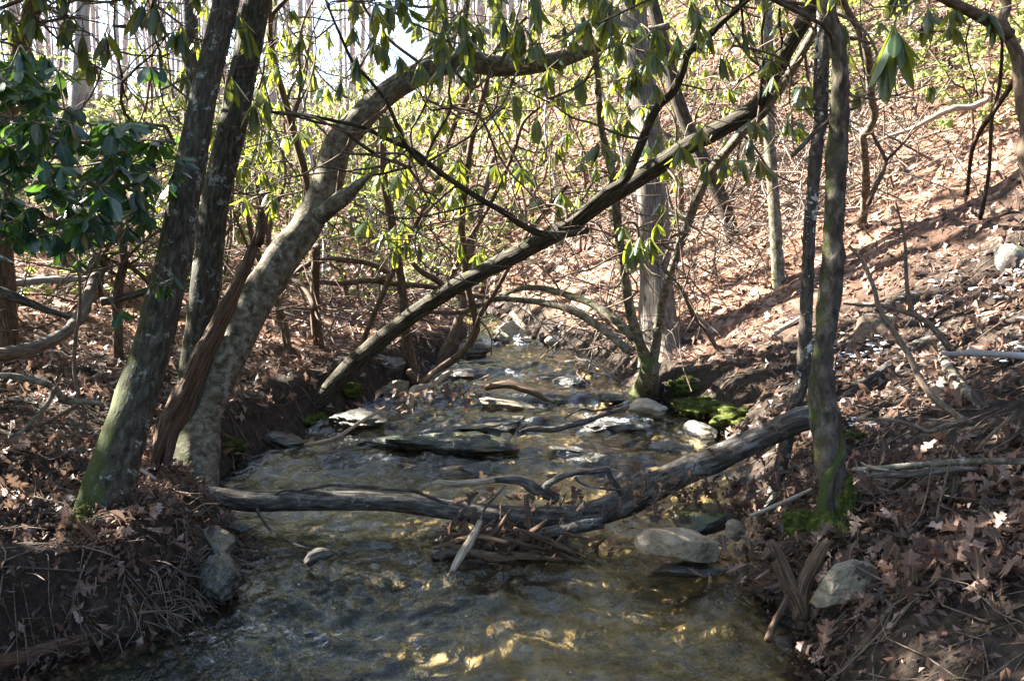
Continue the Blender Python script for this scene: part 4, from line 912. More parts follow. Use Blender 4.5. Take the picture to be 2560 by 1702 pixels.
for _ in range(46):
    y = rng.uniform(9.5, 17); x = y*rng.uniform(-.55, .5)
    dl_, dr_ = dists(x, y)
    if max(dl_, dr_) < .5 or (x > .1*y and y < 11.5): continue
    z = float(height(x, y)); t = thing('sapling', L6, 'sapling', (x, y, z), G6); b = Buf(); h = rng.uniform(2.2, 5); n = 7; tt = np.linspace(0, 1, n)
    P = np.c_[x + rng.normal(0, .16)*h*tt + rng.normal(0, .06, n), y + rng.normal(0, .1)*h*tt + rng.normal(0, .05, n), z - .1 + h*tt]
    C, R = tube(b, P, rng.uniform(.012, .03)*(1 - .7*tt), 6, seg=.12, rough=.08); b.build('trunk', BARK_GREY if rng.random() < .5 else BARK_RHODO, t)
    c = Buf()
    for _k in range(10):
        i = rng.integers(len(C)//4, len(C)); d = rng.normal(size=3)*[1, 1, .6] + [0, 0, .4]; d *= rng.uniform(.3, .9)/np.linalg.norm(d)
        CC, _r = tube(c, np.array([C[i], C[i] + d*.5 + rng.normal(size=3)*.06, C[i] + d]), [R[i]*.5, R[i]*.3, .002], 4, seg=.12, cap=False)
        for _q in range(3):
            j = rng.integers(1, len(CC)); e = rng.normal(size=3)*.2; tube(c, np.array([CC[j], CC[j] + e*.5 + rng.normal(size=3)*.02, CC[j] + e]), [.004, .003, .0015], 3, seg=.1, cap=False)
    c.build('crown', BARK_TWIG, t)

# ------------------------------------------------------------------ fallen log across the stream
P, R = trace(0, '-120,1035 0,1040 110,1050 200,1065 320,1098 420,1128 560,1152 700,1152 900,1156 1050,1176 1200,1192 1330,1190 1450,1152 1560,1092 1680,1042 1790,990 1862,962', 4.75, 4.6, [50, 48, 44, 44, 44, 46, 46, 44, 40, 42, 48, 56, 60, 60, 57, 54, 52])
q = gnd(1925/.9211, 940/.9211); q[2] -= .06; P = np.vstack([P, q]); R = np.r_[R, R[-1]*.9]
R = R*1.08
P[0] = [P[0][0], P[0][1], height(*P[0][:2]) + .01]
lg = thing('fallen_log', 'dark wet log lying across the whole stream with broken side branches', 'log', P[8])
b = Buf(); tube(b, P, R, 20, seg=.025, rough=.09, ridge=.05); b.build('trunk', WOOD_LOG, lg)
def lgl(r, s_, d0, d1, w_, mat=WOOD_LOG, name='branch', sides=9):
    P, R = trace(r, s_, d0, d1, w_); b = Buf(); tube(b, P, R, sides, seg=.02, rough=.13, ridge=.06); return b.build(name, mat, lg)
lgl(8, '1480,320 1420,280 1330,250 1240,195 1140,185 1050,190', 4.55, 4.45, [90, 85, 80, 60, 46])
lgl(8, '1060,190 1000,195 900,205 780,215 690,205 630,215', 4.45, 4.4, [44, 44, 40, 40, 22], WOOD_PALE)
lgl(8, '1400,250 1440,210 1530,165 1620,135 1740,130 1830,115', 4.5, 4.45, [50, 46, 44, 36])
lgl(8, '1830,115 1860,190 1900,240 1930,290', 4.45, 4.5, [44, 40, 44])
lgl(8, '1610,170 1650,210 1760,245 1880,255 2010,270', 4.42, 4.4, [20, 18, 14])
lgl(8, '1275,290 1280,380 1295,480 1310,580 1310,660', 4.35, 4.3, [34, 38, 36, 30], WOOD_DEAD)
lgl(8, '1135,225 1060,310 990,390 960,480', 4.4, 4.3, [14, 16, 18])
lgl(7, '2150,285 1960,262 1890,290', 4.5, 4.5, [24, 16])
lgl(8, '740,355 620,310 480,260 300,250 100,235 -60,225 -260,260', 4.4, 4.5, [22, 26, 24, 18])
lgl(7, '1760,390 1790,450 1850,530 1950,600 2080,650 2140,670', 4.5, 4.2, [22, 22, 18, 16])
# things caught under the log
def piece(name, label, cat, r, s_, d0, d1, w_, mat, sides=10, rough=.12, ridge=.1, ell=0, group=None):
    P, R = trace(r, s_, d0, d1, w_); b = Buf(); tube(b, P, R, sides, seg=.02, rough=rough, ridge=ridge, ell=ell); return solo(b, name, mat, label, cat, P[len(P)//2], group)
piece('driftwood', 'soaked dark log end resting in the water under the fallen log', 'driftwood', 8, '630,715 760,690 950,660 1180,620 1400,560 1600,520 1800,480', 4.25, 4.4, [100, 110, 120, 120, 110, 100], WOOD_LOG, 14, ell=.2)
piece('stick', 'grey splintered stick propped against the log with its foot in the water', 'stick', 8, '960,470 930,540 880,630 820,720 770,815 740,850', 4.25, 4.05, [36, 60, 66, 60, 26], WOOD_PALE, 10)
piece('bark_strip', 'curled pale strip of bark floating before the driftwood', 'bark', 8, '840,810 930,785 1020,765 1100,765', 4.1, 4.15, [16, 34, 30, 8], WOOD_DEAD, 8, ell=.5)
piece('wood_chunk', 'small broken brown chunk of wood standing in the left riffle', 'driftwood', 7, '2100,760 2150,715 2200,700 2250,695 2290,690', 4.05, 4.05, [50, 84, 90, 70, 24], WOOD_LOG, 14, rough=.3, ridge=.25)
piece('stick', 'white weathered stick lying over the left end of the log', 'stick', 7, '895,85 980,130 1060,180 1180,235 1280,290 1350,320', 4.35, 4.25, [18, 30, 30, 28, 22, 18], WOOD_PALE, 9)
piece('stick', 'dark short stick on the root mound beside the leaning trunk', 'stick', 7, '950,300 1040,310 1120,345 1250,365', 4.1, 4.05, [24, 36, 34, 20], WOOD_LOG, 9)
piece('stick', 'cut pale brown stick pointing at the water beside the hollow tree', 'stick', 9, '485,435 620,380 760,320 900,255', 3.9, 4.05, [26, 30, 30, 26], WOOD_PALE, 9, .05)

# ------------------------------------------------------------------ rocks
def stone(name, label, r, x, y, w_, hgt, dep, mat, seed, rz=0., tilt=(0, 0), moss=0, d=None, zoff=0., rough=.06, cuts=10, layer=0, group=None, cat='rock'):
    u, v = px(r, x, y); c = gndw(u, v) if d is None else pt(u, v, d); k = ORG[r][2]*c[1]/2560
    b = Buf(); cc = c + [0, 0, zoff]; rock(b, cc, (w_*k*1.12, dep, hgt*1.12), rz, tilt, seed, cuts, rough, moss, layer=layer)
    return solo(b, name, mat, label, cat, cc, group)
stone('rock', 'flat tan boulder standing clear of the water beside the right bank', 8, 2340, 690, 580, .17, .32, TAN, 3, .1, (-.10, .04), d=4.05, zoff=.03, cuts=9)
stone('rock', 'thin wet slab under the flat tan boulder', 8, 2380, 800, 520, .06, .26, ROCK_WET, 13, .1, d=4.0)
stone('rock', 'long green mossy boulder under the right end of the log', 9, 120, 470, 560, .16, .32, ROCK_WET, 4, .1, (0, .1), moss=.35, d=4.4)
stone('rock', 'small rounded grey rock tucked behind the flat tan boulder', 9, 370, 555, 160, .10, .16, ROCK_DRY, 5, 0, d=4.2)
stone('rock', 'angular pale rock tilted in the leaves at the right water edge', 9, 1110, 1040, 520, .17, .24, ROCK_DRY, 21, -.25, (.25, -.35), d=3.40, zoff=.05, cuts=12, rough=.04)
stone('rock', 'dark mossy rock at the foot of the left bank', 7, 1470, 680, 300, .22, .34, ROCK_WET, 77, .3, (0, .2), moss=.2, d=3.96, rough=.12, cuts=6, zoff=-.02)
stone('rock', 'reddish pebble like rock in the water beside the left bank', 7, 1640, 530, 160, .07, .1, ROCK_WET, 8, 0, d=4.3)
stone('rock', 'low mossy rock at the root mound tip on the left', 7, 1530, 840, 250, .16, .24, ROCK_WET, 91, .2, moss=.2, d=3.78, rough=.18, cuts=6)
stone('slab', 'long mossy ledge breaking the stream in the middle', 5, 735, 1525, 860, .20, .44, ROCK_WET, 10, .05, (-.14, .04), moss=.3, zoff=-.015, layer=.14, rough=.2, cuts=7)
stone('slab', 'grey sloping slab on the left edge of the stream', 5, 150, 1350, 480, .16, .6, ROCK_WET, 11, .35, (-.12, .14), layer=.08, zoff=.03)
stone('rock', 'rounded tan rock with dead leaves under the sticks on the left edge', 5, 390, 1160, 230, .18, .28, ROCK_DRY, 12, .3, (0, -.2), moss=.05)
stone('slab', 'flat sunlit slab with dark moss below the curved driftwood', 5, 1180, 1240, 440, .13, .4, ROCK_DRY, 14, -.1, (-.1, .06), layer=.1, moss=.1)
stone('slab', 'long flat slab rising from the right shallows', 5, 1560, 1080, 420, .10, .5, ROCK_WET, 15, -.2, (-.05, -.12), layer=.1)
stone('slab', 'blue grey flat slab beside the mossy clump', 5, 1850, 1180, 230, .10, .32, ROCK_WET, 16, .1, layer=.06)
stone('slab', 'sunlit yellowish slab at the right water edge under the clump', 5, 2100, 1275, 290, .16, .4, ROCK_PALE, 17, .3, (-.1, -.1), layer=.08)
stone('rock', 'pale wedge shaped rock below the moss cushion', 6, 160, 1420, 260, .16, .3, ROCK_PALE, 18, .2, (-.1, .12), moss=.02)
stone('rock', 'small sunlit rock right of the wedge shaped rock', 6, 400, 1480, 130, .10, .16, ROCK_PALE, 19)
stone('rock', 'stacked grey rock left of the upper cascade', 5, 900, 900, 280, .24, .36, ROCK_WET, 20, .3, moss=.08, layer=.1)
stone('slab', 'dark flat slab at the left of the cascade foot', 5, 840, 1030, 300, .10, .4, ROCK_WET, 22, 0, layer=.1)
stone('rock', 'mossy yellow-green boulder at the head of the stream', 5, 1160, 740, 170, .24, .34, ROCK_PALE, 23, moss=.2)
stone('rock', 'pale boulder behind the stream head beside the white log', 5, 1480, 800, 160, .2, .3, ROCK_PALE, 24, moss=.12)
stone('rock', 'small dark rock in the upper pool', 5, 1090, 850, 80, .12, .14, ROCK_WET, 25)
stone('rock', 'tan rock on the lip of the upper pool', 5, 1140, 790, 110, .14, .2, ROCK_DRY, 26)
stone('rock', 'mossy rock left of the upper pool lip', 5, 1060, 795, 70, .12, .2, ROCK_WET, 27, moss=.3)
stone('rock', 'flat grey rock right of the upper pool lip', 5, 1250, 800, 110, .10, .2, ROCK_WET, 28, moss=.1)
stone('rock', 'dark boulder under the pale green stem on the left edge', 5, 330, 980, 260, .26, .34, ROCK_WET, 29, .3, moss=.15)
stone('rock', 'low wet ledge in the left channel under the grey slab', 4, 1930, 1480, 320, .12, .4, ROCK_WET, 30, .2, layer=.1)
stone('boulder', 'dark boulder half buried in leaves at the right edge of the slope', 6, 2250, 180, 380, .5, .6, ROCK_WET, 31, .3, (0, -.3), moss=.3, layer=.06, cat='boulder', zoff=-.17)
for i, (x, y, w_, dp, rz, ms_) in enumerate(((-1.05, 6.5, .5, .4, .3, .1), (.55, 6.3, .8, .4, -.2, 0.0), (-.3, 6.95, .9, .5, .2, -.1), (.75, 7.0, .9, .4, .1, .05), (.1, 7.75, .8, .4, -.1, .1), (-.5, 7.9, .6, .4, .2, 0.0), (.35, 8.6, .6, .4, 0, 0.0))):
    z = float(zwater(x, y)); b = Buf(); rock(b, (x, y, z - .05), (w_*.8, dp*1.0, .15), rz + rng.normal(0, .3), (-.16 + rng.normal(0, .06), rng.normal(0, .09)), 60 + i, 7, .2, ms_, layer=.16)
    solo(b, 'slab', ROCK_WET, ('low wet ledge left of the middle riffle, just upstream of the fallen log', 'low wet ledge on the right, just upstream of the fallen log', 'flat wet ledge left of the flat sunlit slab', 'flat wet ledge under the black branch in the right riffle', 'low ledge just upstream of the curved driftwood', 'short ledge beside the left cascade, level with the curved driftwood', 'ledge below the upper cascade in the stream centre')[i], 'rock', (x, y, z))
G7, L7 = 'dark stones breaking the riffles', 'small dark wet stone breaking the surface of the middle riffles'
for _ in range(30):
    y = rng.uniform(5.9, 9.6); a, b_ = edges(y); x = rng.uniform(float(a) + .1, float(b_) - .1)
    b = Buf(); s_ = rng.uniform(.1, .28); z = float(zwater(x, y)); rock(b, (x, y, z - .02), (s_, s_*rng.uniform(.6, 1.3), s_*.34), rng.uniform(0, 3), (0, 0), int(rng.integers(1e6)), 8, .08, rng.uniform(-.1, .15), ICO3)
    solo(b, 'rock', ROCK_WET, L7, 'rock', (x, y, z), G7)
piece('driftwood', 'curved brown driftwood arched on the rocks in midstream', 'driftwood', 5, '1000,1130 1080,1105 1160,1098 1240,1125 1330,1155 1400,1195 1480,1225', 7.05, 6.9, [40, 66, 74, 72, 66, 50, 16], WOOD_DEAD, 14, ell=.25)
piece('driftwood', 'black wet branch lying across the right riffle', 'driftwood', 5, '1235,1420 1330,1405 1450,1410 1560,1385 1680,1355 1780,1315 1880,1285 1980,1250', 6.3, 6.7, [20, 44, 40, 46, 40, 36, 24], WOOD_LOG, 9)
piece('stick', 'thin dark twig reaching over the right riffle', 'stick', 5, '1540,1330 1650,1270 1750,1280 1870,1255 2000,1220', 6.4, 6.7, [12, 14, 12, 10], WOOD_LOG, 6)
piece('stick', 'mossy pale stick leaning on the left edge rock', 'stick', 5, '470,1255 490,1190 510,1130 620,1110 700,1050 760,1010', 6.75, 7.4, [46, 50, 48, 40, 34], WOOD_PALE, 10)
piece('stick', 'long pale stick dipping from the grey slab into the water', 'stick', 5, '-240,1510 -90,1485 0,1450 120,1370 220,1310 310,1255', 6.1, 6.7, [10, 24, 26, 24, 18], WOOD_PALE, 8)
piece('fallen_log', 'white barkless log leaning on the rocks at the stream head', 'log', 5, '1180,615 1220,660 1260,705 1300,750', 10.9, 10.6, [40, 44, 42], WOOD_PALE, 12)
piece('fallen_log', 'brown stub of log propped by the white barkless log', 'log', 5, '1330,780 1360,710 1400,640', 10.3, 10.7, [36, 36, 30], WOOD_DEAD, 10)

# ------------------------------------------------------------------ left bank wood
def lie(name, label, cat, r, s_, w_, mat, lift=.5, sides=12, rough=.1, ridge=.04, group=None, moss=0, seg=.03):
    P, R = lying(r, s_, w_, lift); b = Buf(); tube(b, P, R, sides, seg=seg, rough=rough, ridge=ridge, moss=moss); return solo(b, name, mat, label, cat, P[len(P)//2], group)
piece('fallen_log', 'dead log with peeling grey bark curving over the left bank', 'log', 4, '-160,910 0,895 150,870 350,800 470,720 545,640 600,520 640,400 720,285', 5.4, 7.0, [100, 100, 96, 90, 86, 90, 86, 80, 60], BARK_SHAG, 16, .1, .08)
piece('fallen_log', 'grey log lying level behind the peeling log on the left', 'log', 4, '-120,415 100,405 300,385 480,378 620,372', 7.0, 7.1, [50, 52, 50, 46, 40], BARK_GREY, 12)
piece('fallen_log', 'dark half rotten log among leaves at the far left', 'log', 4, '-120,440 60,490 200,540 330,590 490,640', 6.3, 6.4, [90, 76, 60, 50, 36], WOOD_LOG, 12)
piece('fallen_branch', 'dark root limb lying between the peeling log and leaning trunk', 'branch', 4, '690,535 780,520 900,490 1040,455 1200,430 1360,420', 6.8, 7.0, [56, 54, 50, 44], WOOD_LOG, 10)
p = Plant('rhododendron', 'dark crooked rhododendron stem behind the peeling log', 'shrub', pt(*px(4, 800, 520), 7.0), BARK_RHODO)
b0 = pt(*px(4, 800, 520), 7.0); b0[2] = height(*b0[:2]) - .05
P, R = trace(4, '805,500 830,350 850,230 835,100 815,0 790,-150 740,-330 800,-520', 7.0, 7.0, [70, 62, 56, 54, 44, 30]); p.limb(np.vstack([b0, P]), np.r_[R[0], R], 'trunk', 10, rough=.1)
p.limb(*trace(4, '690,500 690,330 720,200 760,120 840,0', 7, 6.9, [40, 40, 34, 26]), 'stem', 9, rough=.1)
p.limb(*trace(4, '1030,420 980,360 880,280 760,250 650,200 600,120', 7, 7, [34, 34, 26, 16]), 'limb', 8, rough=.1)
p.limb(*trace(4, '1160,0 1000,110 900,200 860,260', 6.6, 6.9, [22, 22, 20]), 'limb', 7, rough=.1)
p.wander(40, (100, 600, 300, 800))
for _ in range(30): p.whorl(pt(rng.uniform(120, 480), rng.uniform(330, 700), rng.uniform(6.6, 7.6)), size=.10, kind='laurel', droop=.4, tint=.8)
p.finish(LEAF_LAUREL, 120)
piece('fallen_branch', 'thin upright dead branch bent at its top in front of the peeling log', 'branch', 4, '470,285 520,310 545,380 545,600 515,800 510,1010 540,1180 530,1240', 4.75, 4.75, [16, 20, 24, 26, 26, 26, 34], BARK_TWIG, 8, .06, 0)
piece('fallen_branch', 'smooth arched dead branch on the leaves at the left edge', 'branch', 4, '-140,1060 0,1040 130,1050 280,1085 380,1130 440,1210 540,1215 660,1225 720,1260', 4.6, 4.75, [44, 46, 46, 44, 50, 46, 30], BARK_SMOOTH, 10, .06, 0)
piece('fallen_branch', 'forked dead branch slanting down from the arched branch', 'branch', 4, '385,1120 320,1240 240,1330 150,1420 60,1465', 4.6, 4.4, [36, 34, 30, 18], BARK_SMOOTH, 9, .06, 0)
piece('fallen_branch', 'pale straight dead branch running down to the left corner', 'branch', 4, '540,1235 460,1285 330,1350 200,1400 60,1455', 4.65, 4.4, [28, 28, 26, 16], BARK_TWIG, 9, .06, 0)
piece('stick', 'stick with knobbly bark poking in at the lower left edge', 'stick', 7, '-40,740 40,800 130,910 200,970 290,1000', 3.5, 3.5, [26, 34, 40, 40, 26], BARK_TWIG, 8)
lie('fallen_log', 'rotting dark log at the water edge in the lower left corner', 'log', 7, '-100,1470 100,1420 330,1340 560,1270 800,1190 950,1120', [120, 110, 90, 70, 40, 16], WOOD_DEAD, .1, 12, .15, .1)

# ------------------------------------------------------------------ right bank wood
piece('fallen_branch', 'long smooth branch lying level on the lower right slope', 'branch', 9, '1180,115 1320,112 1480,100 1650,85 1850,70 2050,60 2250,62 2500,70', 3.72, 3.5, [30, 40, 44, 46, 48, 46], BARK_SMOOTH, 10, .05, 0)
piece('fallen_branch', 'dark wet branch just below the long smooth branch', 'branch', 9, '1280,160 1450,155 1650,140 1850,120 2050,115', 3.66, 3.55, [40, 50, 50, 30], WOOD_LOG, 10)
piece('stick', 'pale broken stick overlapping the long smooth branch', 'stick', 9, '1240,70 1310,105 1430,122', 3.62, 3.58, [12, 18, 14], WOOD_PALE, 7)
lie('fallen_branch', 'slim stick sloping down through curled leaves beside the hollow tree', 'branch', 9, '1190,195 1330,270 1450,345 1570,430 1700,480 1880,515', [20, 24, 24, 22, 18], BARK_TWIG, 1.6, 8)
lie('fallen_log', 'dark rotten log half sunk in the slope right of the hollow tree', 'log', 6, '1085,1215 1180,1150 1330,1060 1450,985 1560,910 1680,840 1790,800', [26, 56, 70, 90, 110, 100], WOOD_LOG, .3, 14, .12, .08)
lie('fallen_log', 'barkless brown log with snow streaks on the right slope', 'log', 6, '1800,830 1810,930 1850,1040 1920,1130 2000,1210 2090,1280', [70, 76, 84, 84, 90, 70], BARK_SMOOTH, .5, 14)
piece('fallen_branch', 'long bent dead branch arching down the right slope', 'branch', 6, '1160,150 1260,270 1330,440 1370,590 1470,740 1570,900 1640,1050 1740,1190 1850,1280 2000,1370', 4.6, 3.95, [20, 28, 36, 40, 46, 50, 44], BARK_TWIG, 9, .08, .02)
piece('fallen_branch', 'forked dead branch with side twigs on the right slope above the dark log', 'branch', 6, '1120,545 1280,560 1380,560 1500,590 1620,630 1700,680 1760,740 1850,850', 4.7, 4.5, [16, 22, 30, 36, 44, 50], BARK_TWIG, 9, .08, .02)
piece('fallen_branch', 'thin upright dead branch rising from the forked dead branch', 'branch', 6, '1590,610 1560,460 1550,300 1545,150 1520,0 1480,-150', 4.6, 4.6, [34, 30, 26, 20, 12], BARK_TWIG, 8, .08, 0)
piece('fallen_branch', 'lichen covered branch stub pointing left at the right edge', 'branch', 6, '1790,885 1900,890 2000,880 2150,890 2300,900 2450,915', 4.2, 4.1, [20, 44, 46, 46, 56], BARK_GREY, 9)
piece('fallen_branch', 'grey branch lying low on the slope beside the mossy foot', 'branch', 6, '1200,1345 1350,1340 1480,1350 1600,1380 1700,1420 1830,1380 1960,1340', 3.9, 3.9, [20, 28, 32, 40, 46], BARK_TWIG, 9)
piece('stick', 'straight grey stick slanting up at the right edge over the snow', 'stick', 6, '2030,1560 2130,1450 2220,1370 2300,1290', 3.6, 3.6, [30, 28, 22], BARK_TWIG, 8)
piece('fallen_branch', 'stout leaning dead branch propped on the slope behind the mossy clump', 'branch', 6, '-20,400 40,500 90,620 150,690 210,780 260,870', 7.3, 7.6, [20, 30, 40, 40, 30], BARK_TWIG, 8)
lie('fallen_branch', 'bleached split branch lying in sunlit leaves mid slope', 'branch', 6, '600,800 700,730 790,680 900,600', [30, 40, 36, 24], WOOD_PALE, .7, 8)
piece('fallen_log', 'pale long log lying across the upper sunlit slope', 'log', 3, '1350,975 1450,930 1580,890 1750,800 1880,745 2000,735 2120,680', 8.8, 8.6, [20, 26, 30, 40, 46, 40], WOOD_PALE, 10)
piece('stick', 'snow dusted pale stick lying in the lower right corner leaves', 'stick', 9, '1080,1360 1130,1280 1200,1180 1290,1080 1360,990', 3.22, 3.45, [44, 50, 56, 50, 30], WOOD_PALE, 9)
piece('stick', 'thin crooked twig rising from leaves in the lower right corner', 'stick', 9, '1270,1410 1340,1270 1430,1140 1500,1140 1560,1160', 3.15, 3.2, [12, 18, 18, 10], BARK_TWIG, 7)
piece('stick', 'lichen dotted thin twig standing upright on the lower right slope', 'stick', 9, '1560,530 1640,440 1690,290 1715,160 1735,10', 3.5, 3.5, [12, 14, 14, 8], BARK_TWIG, 6)
piece('stick', 'pale thin twig standing beside the dotted twig on the right', 'stick', 9, '1755,470 1780,340 1810,240 1840,100 1880,-40', 3.5, 3.5, [16, 16, 14, 8], BARK_TWIG, 6)
piece('stick', 'dark stick slanting to the right edge above the last leaves', 'stick', 9, '1740,1290 1850,1160 2010,1100 2200,1130 2359,1050 2480,1000', 3.05, 3.0, [40, 30, 22, 20, 18], WOOD_LOG, 8)
piece('stick', 'crooked thin stick in the bottom right corner', 'stick', 9, '1600,1400 1700,1350 1820,1300 1930,1280', 3.0, 3.05, [24, 26, 20, 14], BARK_TWIG, 8)
# forked stump at the water edge
u, v = px(9, 800, 960); c = pt(u, v, 3.6); st = thing('stump', 'dark forked stump like an open V at the right water edge', 'stump', c)
for s_, w_ in (('840,1150 800,1000 740,900 690,780 650,680 610,610', [120, 130, 120, 110, 70]), ('830,1140 830,1000 860,880 920,760 970,660 1020,600', [120, 120, 110, 100, 60])):
    P, R = trace(9, s_, 3.46, 3.48, w_); b = Buf(); tube(b, P, R, 14, seg=.02, rough=.16, ridge=.12); b.build('fork', WOOD_DEAD, st)
b = Buf(); P, R = trace(9, '640,720 600,690 560,740', 3.43, 3.4, [70, 70, 40]); tube(b, P, R, 8, seg=.02, rough=.2); b.build('knot', WOOD_DEAD, st)
b = Buf(); P, R = trace(9, '600,1290 640,1180 690,1080 740,980', 3.3, 3.42, [60, 46, 40, 40]); tube(b, P, R, 9, seg=.02, rough=.18, ridge=.1); solo(b, 'stick', WOOD_DEAD, 'broken grey stick standing in the water below the forked stump', 'stick', P[1])

# eroded soil mound with moss edge on the slope
def mound(name, label, r, x, y, dims, mat, seed, moss, rz=0, tilt=(0, 0), zoff=0, cat='mound'):
    c = gnd(*px(r, x, y)); b = Buf(); rock(b, c + [0, 0, zoff], dims, rz, tilt, seed, 5, .14, moss); return solo(b, name, mat, label, cat, c)
mound('stump', 'old broken stump turned to bare pale soil with a moss rim on the slope', 6, 1330, 760, (.5, .6, .62), SOIL, 41, .16, .4, (-.1, .5), -.14, 'stump')

# ------------------------------------------------------------------ moss cushions
def cushion(label, r, x, y, w_, dep, hh, seed, d=None, zoff=0., am=.3):
    u, v = px(r, x, y); c = gnd(u, v) if d is None else pt(u, v, d); k = ORG[r][2]*c[1]/2560; b = Buf()
    V, F = ICO4; V = V*np.array([w_*k/2, dep/2, hh/2]); N = ICO4[0]
    V = V*[1.15, 1.15, .6]*(1 + am*fbm(N*2.1 + seed, 3)[:, None] + .05*fbm(N*6 + seed, 2)[:, None]) + c + [0, 0, zoff - .02]; b.add(V, F, V.copy())
    g = np.random.default_rng(seed); n = 2600; i = g.integers(0, len(V), n); i = i[N[i, 2] > -.2]; n = len(i)
    q = V[i] + g.normal(size=(n, 3))*.006; dd = N[i] + g.normal(size=(n, 3))*.5 + [0, 0, .2]; dd /= np.linalg.norm(dd, axis=1)[:, None]
    s = g.uniform(.004, .011, n)[:, None]; sd = np.cross(dd, g.normal(size=(n, 3))); sd /= np.linalg.norm(sd, axis=1)[:, None]
    T = np.stack([q - sd*s*.28, q + sd*s*.28, q + dd*s], 1).reshape(-1, 3); b.add(T, np.arange(3*n).reshape(-1, 3), T.copy())
    o = solo(b, 'moss', MOSS, label, 'moss', c); return o
cushion('bright green moss cushion at the foot of the hollow tree', 9, 1060, 520, 280, .2, .30, 1, d=3.86, am=.2)
cushion('dark moss on the side of the hollow tree foot', 9, 1120, 340, 150, .14, .40, 2, d=3.93, am=.25)
cushion('shaded dark moss pad left of the hollow tree foot', 9, 850, 480, 230, .18, .18, 3, d=4.0)
cushion('thick green moss cushion overhanging the right water edge', 6, 150, 1230, 300, .34, .26, 4)
cushion('long moss cushion continuing right along the water edge', 6, 400, 1300, 360, .34, .26, 5)
cushion('small dark moss patch above the right water edge', 6, 40, 1090, 200, .3, .22, 6)
cushion('moss strip behind the fallen log on the right bank', 6, 780, 1540, 130, .16, .12, 7)
cushion('moss pad right of the hollow tree on the slope', 6, 1220, 1480, 230, .2, .2, 8)
cushion('green moss tuft on the bank right of the curved trunk', 4, 1570, 1500, 170, .16, .16, 9)
cushion('moss patch at the foot of the diagonal trunk', 5, 60, 1120, 160, .2, .2, 10)
cushion('dark moss below the left bank trees at the water', 4, 2130, 1330, 200, .2, .16, 11)
cushion('moss at the foot of the leaning trunk', 7, 590, 450, 260, .2, .2, 12)

# ------------------------------------------------------------------ leaf litter
def litter_pos(n, y0, y1, half, pw=1.0):
    y = y0*(y1/y0)**rng.random(n)
    a = rng.uniform(-half, half, n); x = y*a
    return x, y
def litter(buf, kind, x, y, sc, up=.035, tilt=.55, tint=None):
    z = height(x, y); e = .06
    nx = -(height(x + e, y) - height(x - e, y))/(2*e); ny = -(height(x, y + e) - height(x, y - e))/(2*e)
    N = np.stack([nx, ny, np.ones_like(nx)], -1); N /= np.linalg.norm(N, axis=1)[:, None]
    N = N + rng.normal(size=N.shape)*tilt; N[:, 2] = np.abs(N[:, 2]); N /= np.linalg.norm(N, axis=1)[:, None]
    d = rng.normal(size=N.shape); d -= N*np.sum(d*N, 1)[:, None]
    M = frame(d, N); P = np.stack([x, y, z + rng.uniform(.004, up, len(x))], -1)
    ti = rng.random(len(x)) if tint is None else tint
    if buf is None: return P, M, sc, ti
    join_leaves(buf, kind, P, M, sc, ti)
def keep(x, y, edge):
    dl_, dr_ = dists(x, y); q = np.maximum(dl_, dr_)
    near = (y < 5.2) & (x < 0)
    return (q > edge + .12*near*rng.random(len(x))) & (rng.random(len(x)) < np.where(y > 8.5, .8, .35) + .65*sstep(edge, edge + .5, q)) & (n2(x, y, 1.7, 2, 12.0) > -.75 + .45*near + .3*(y < 5))
x, y = litter_pos(16000, 2.5, 6.2, .66); m = keep(x, y, .03); x, y = x[m], y[m]
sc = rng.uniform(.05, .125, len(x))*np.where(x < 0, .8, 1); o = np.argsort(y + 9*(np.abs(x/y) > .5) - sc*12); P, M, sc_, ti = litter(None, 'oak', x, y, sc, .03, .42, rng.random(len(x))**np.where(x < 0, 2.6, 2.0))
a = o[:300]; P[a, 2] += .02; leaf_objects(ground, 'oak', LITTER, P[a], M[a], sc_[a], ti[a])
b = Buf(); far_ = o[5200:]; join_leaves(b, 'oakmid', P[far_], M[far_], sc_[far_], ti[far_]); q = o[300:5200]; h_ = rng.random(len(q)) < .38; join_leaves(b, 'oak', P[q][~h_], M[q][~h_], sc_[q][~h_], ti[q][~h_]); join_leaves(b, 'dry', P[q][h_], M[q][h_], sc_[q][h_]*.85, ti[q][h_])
x, y = litter_pos(16500, 6.0, 12, .66); m = keep(x, y, .04); x, y = x[m], y[m]; litter(b, 'oakmid', x, y, rng.uniform(.05, .105, len(x)), .04, .6)
x, y = litter_pos(36000, 11.5, 40, .72); m = keep(x, y, .1); x, y = x[m], y[m]; litter(b, 'oakfar', x, y, rng.uniform(.07, .13, len(x))*(1 + y/40), .05, .5)
b.build('fallen_leaves', LITTER, ground, kind='stuff')
# leaf clots caught under the log and on the sticks
b = Buf()
def clot(r, x, y, d, n, sx, sz, sc=.07):
    c = pt(*px(r, x, y), d); P = c + rng.normal(size=(n, 3))*[sx, .07, sz]; P[:, 2] = np.maximum(P[:, 2], zwater(P[:, 0], P[:, 1]) + .01)
    N = rng.normal(size=(n, 3)); d_ = rng.normal(size=(n, 3)); join_leaves(b, 'oak', P, frame(d_, N), rng.uniform(.6, 1.3, n)*sc, rng.uniform(0, .32, n))
clot(8, 1150, 620, 4.35, 110, .17, .035); clot(8, 820, 560, 4.35, 40, .05, .04); clot(8, 1400, 650, 4.35, 50, .12, .03); clot(9, 40, 320, 4.4, 90, .16, .05); clot(9, 330, 310, 4.4, 60, .12, .05)
clot(9, 540, 850, 3.75, 60, .07, .05); clot(9, 880, 640, 3.8, 50, .10, .04); clot(8, 1450, 320, 4.5, 30, .1, .03); clot(8, 1060, 290, 4.5, 8, .05, .03, .1)
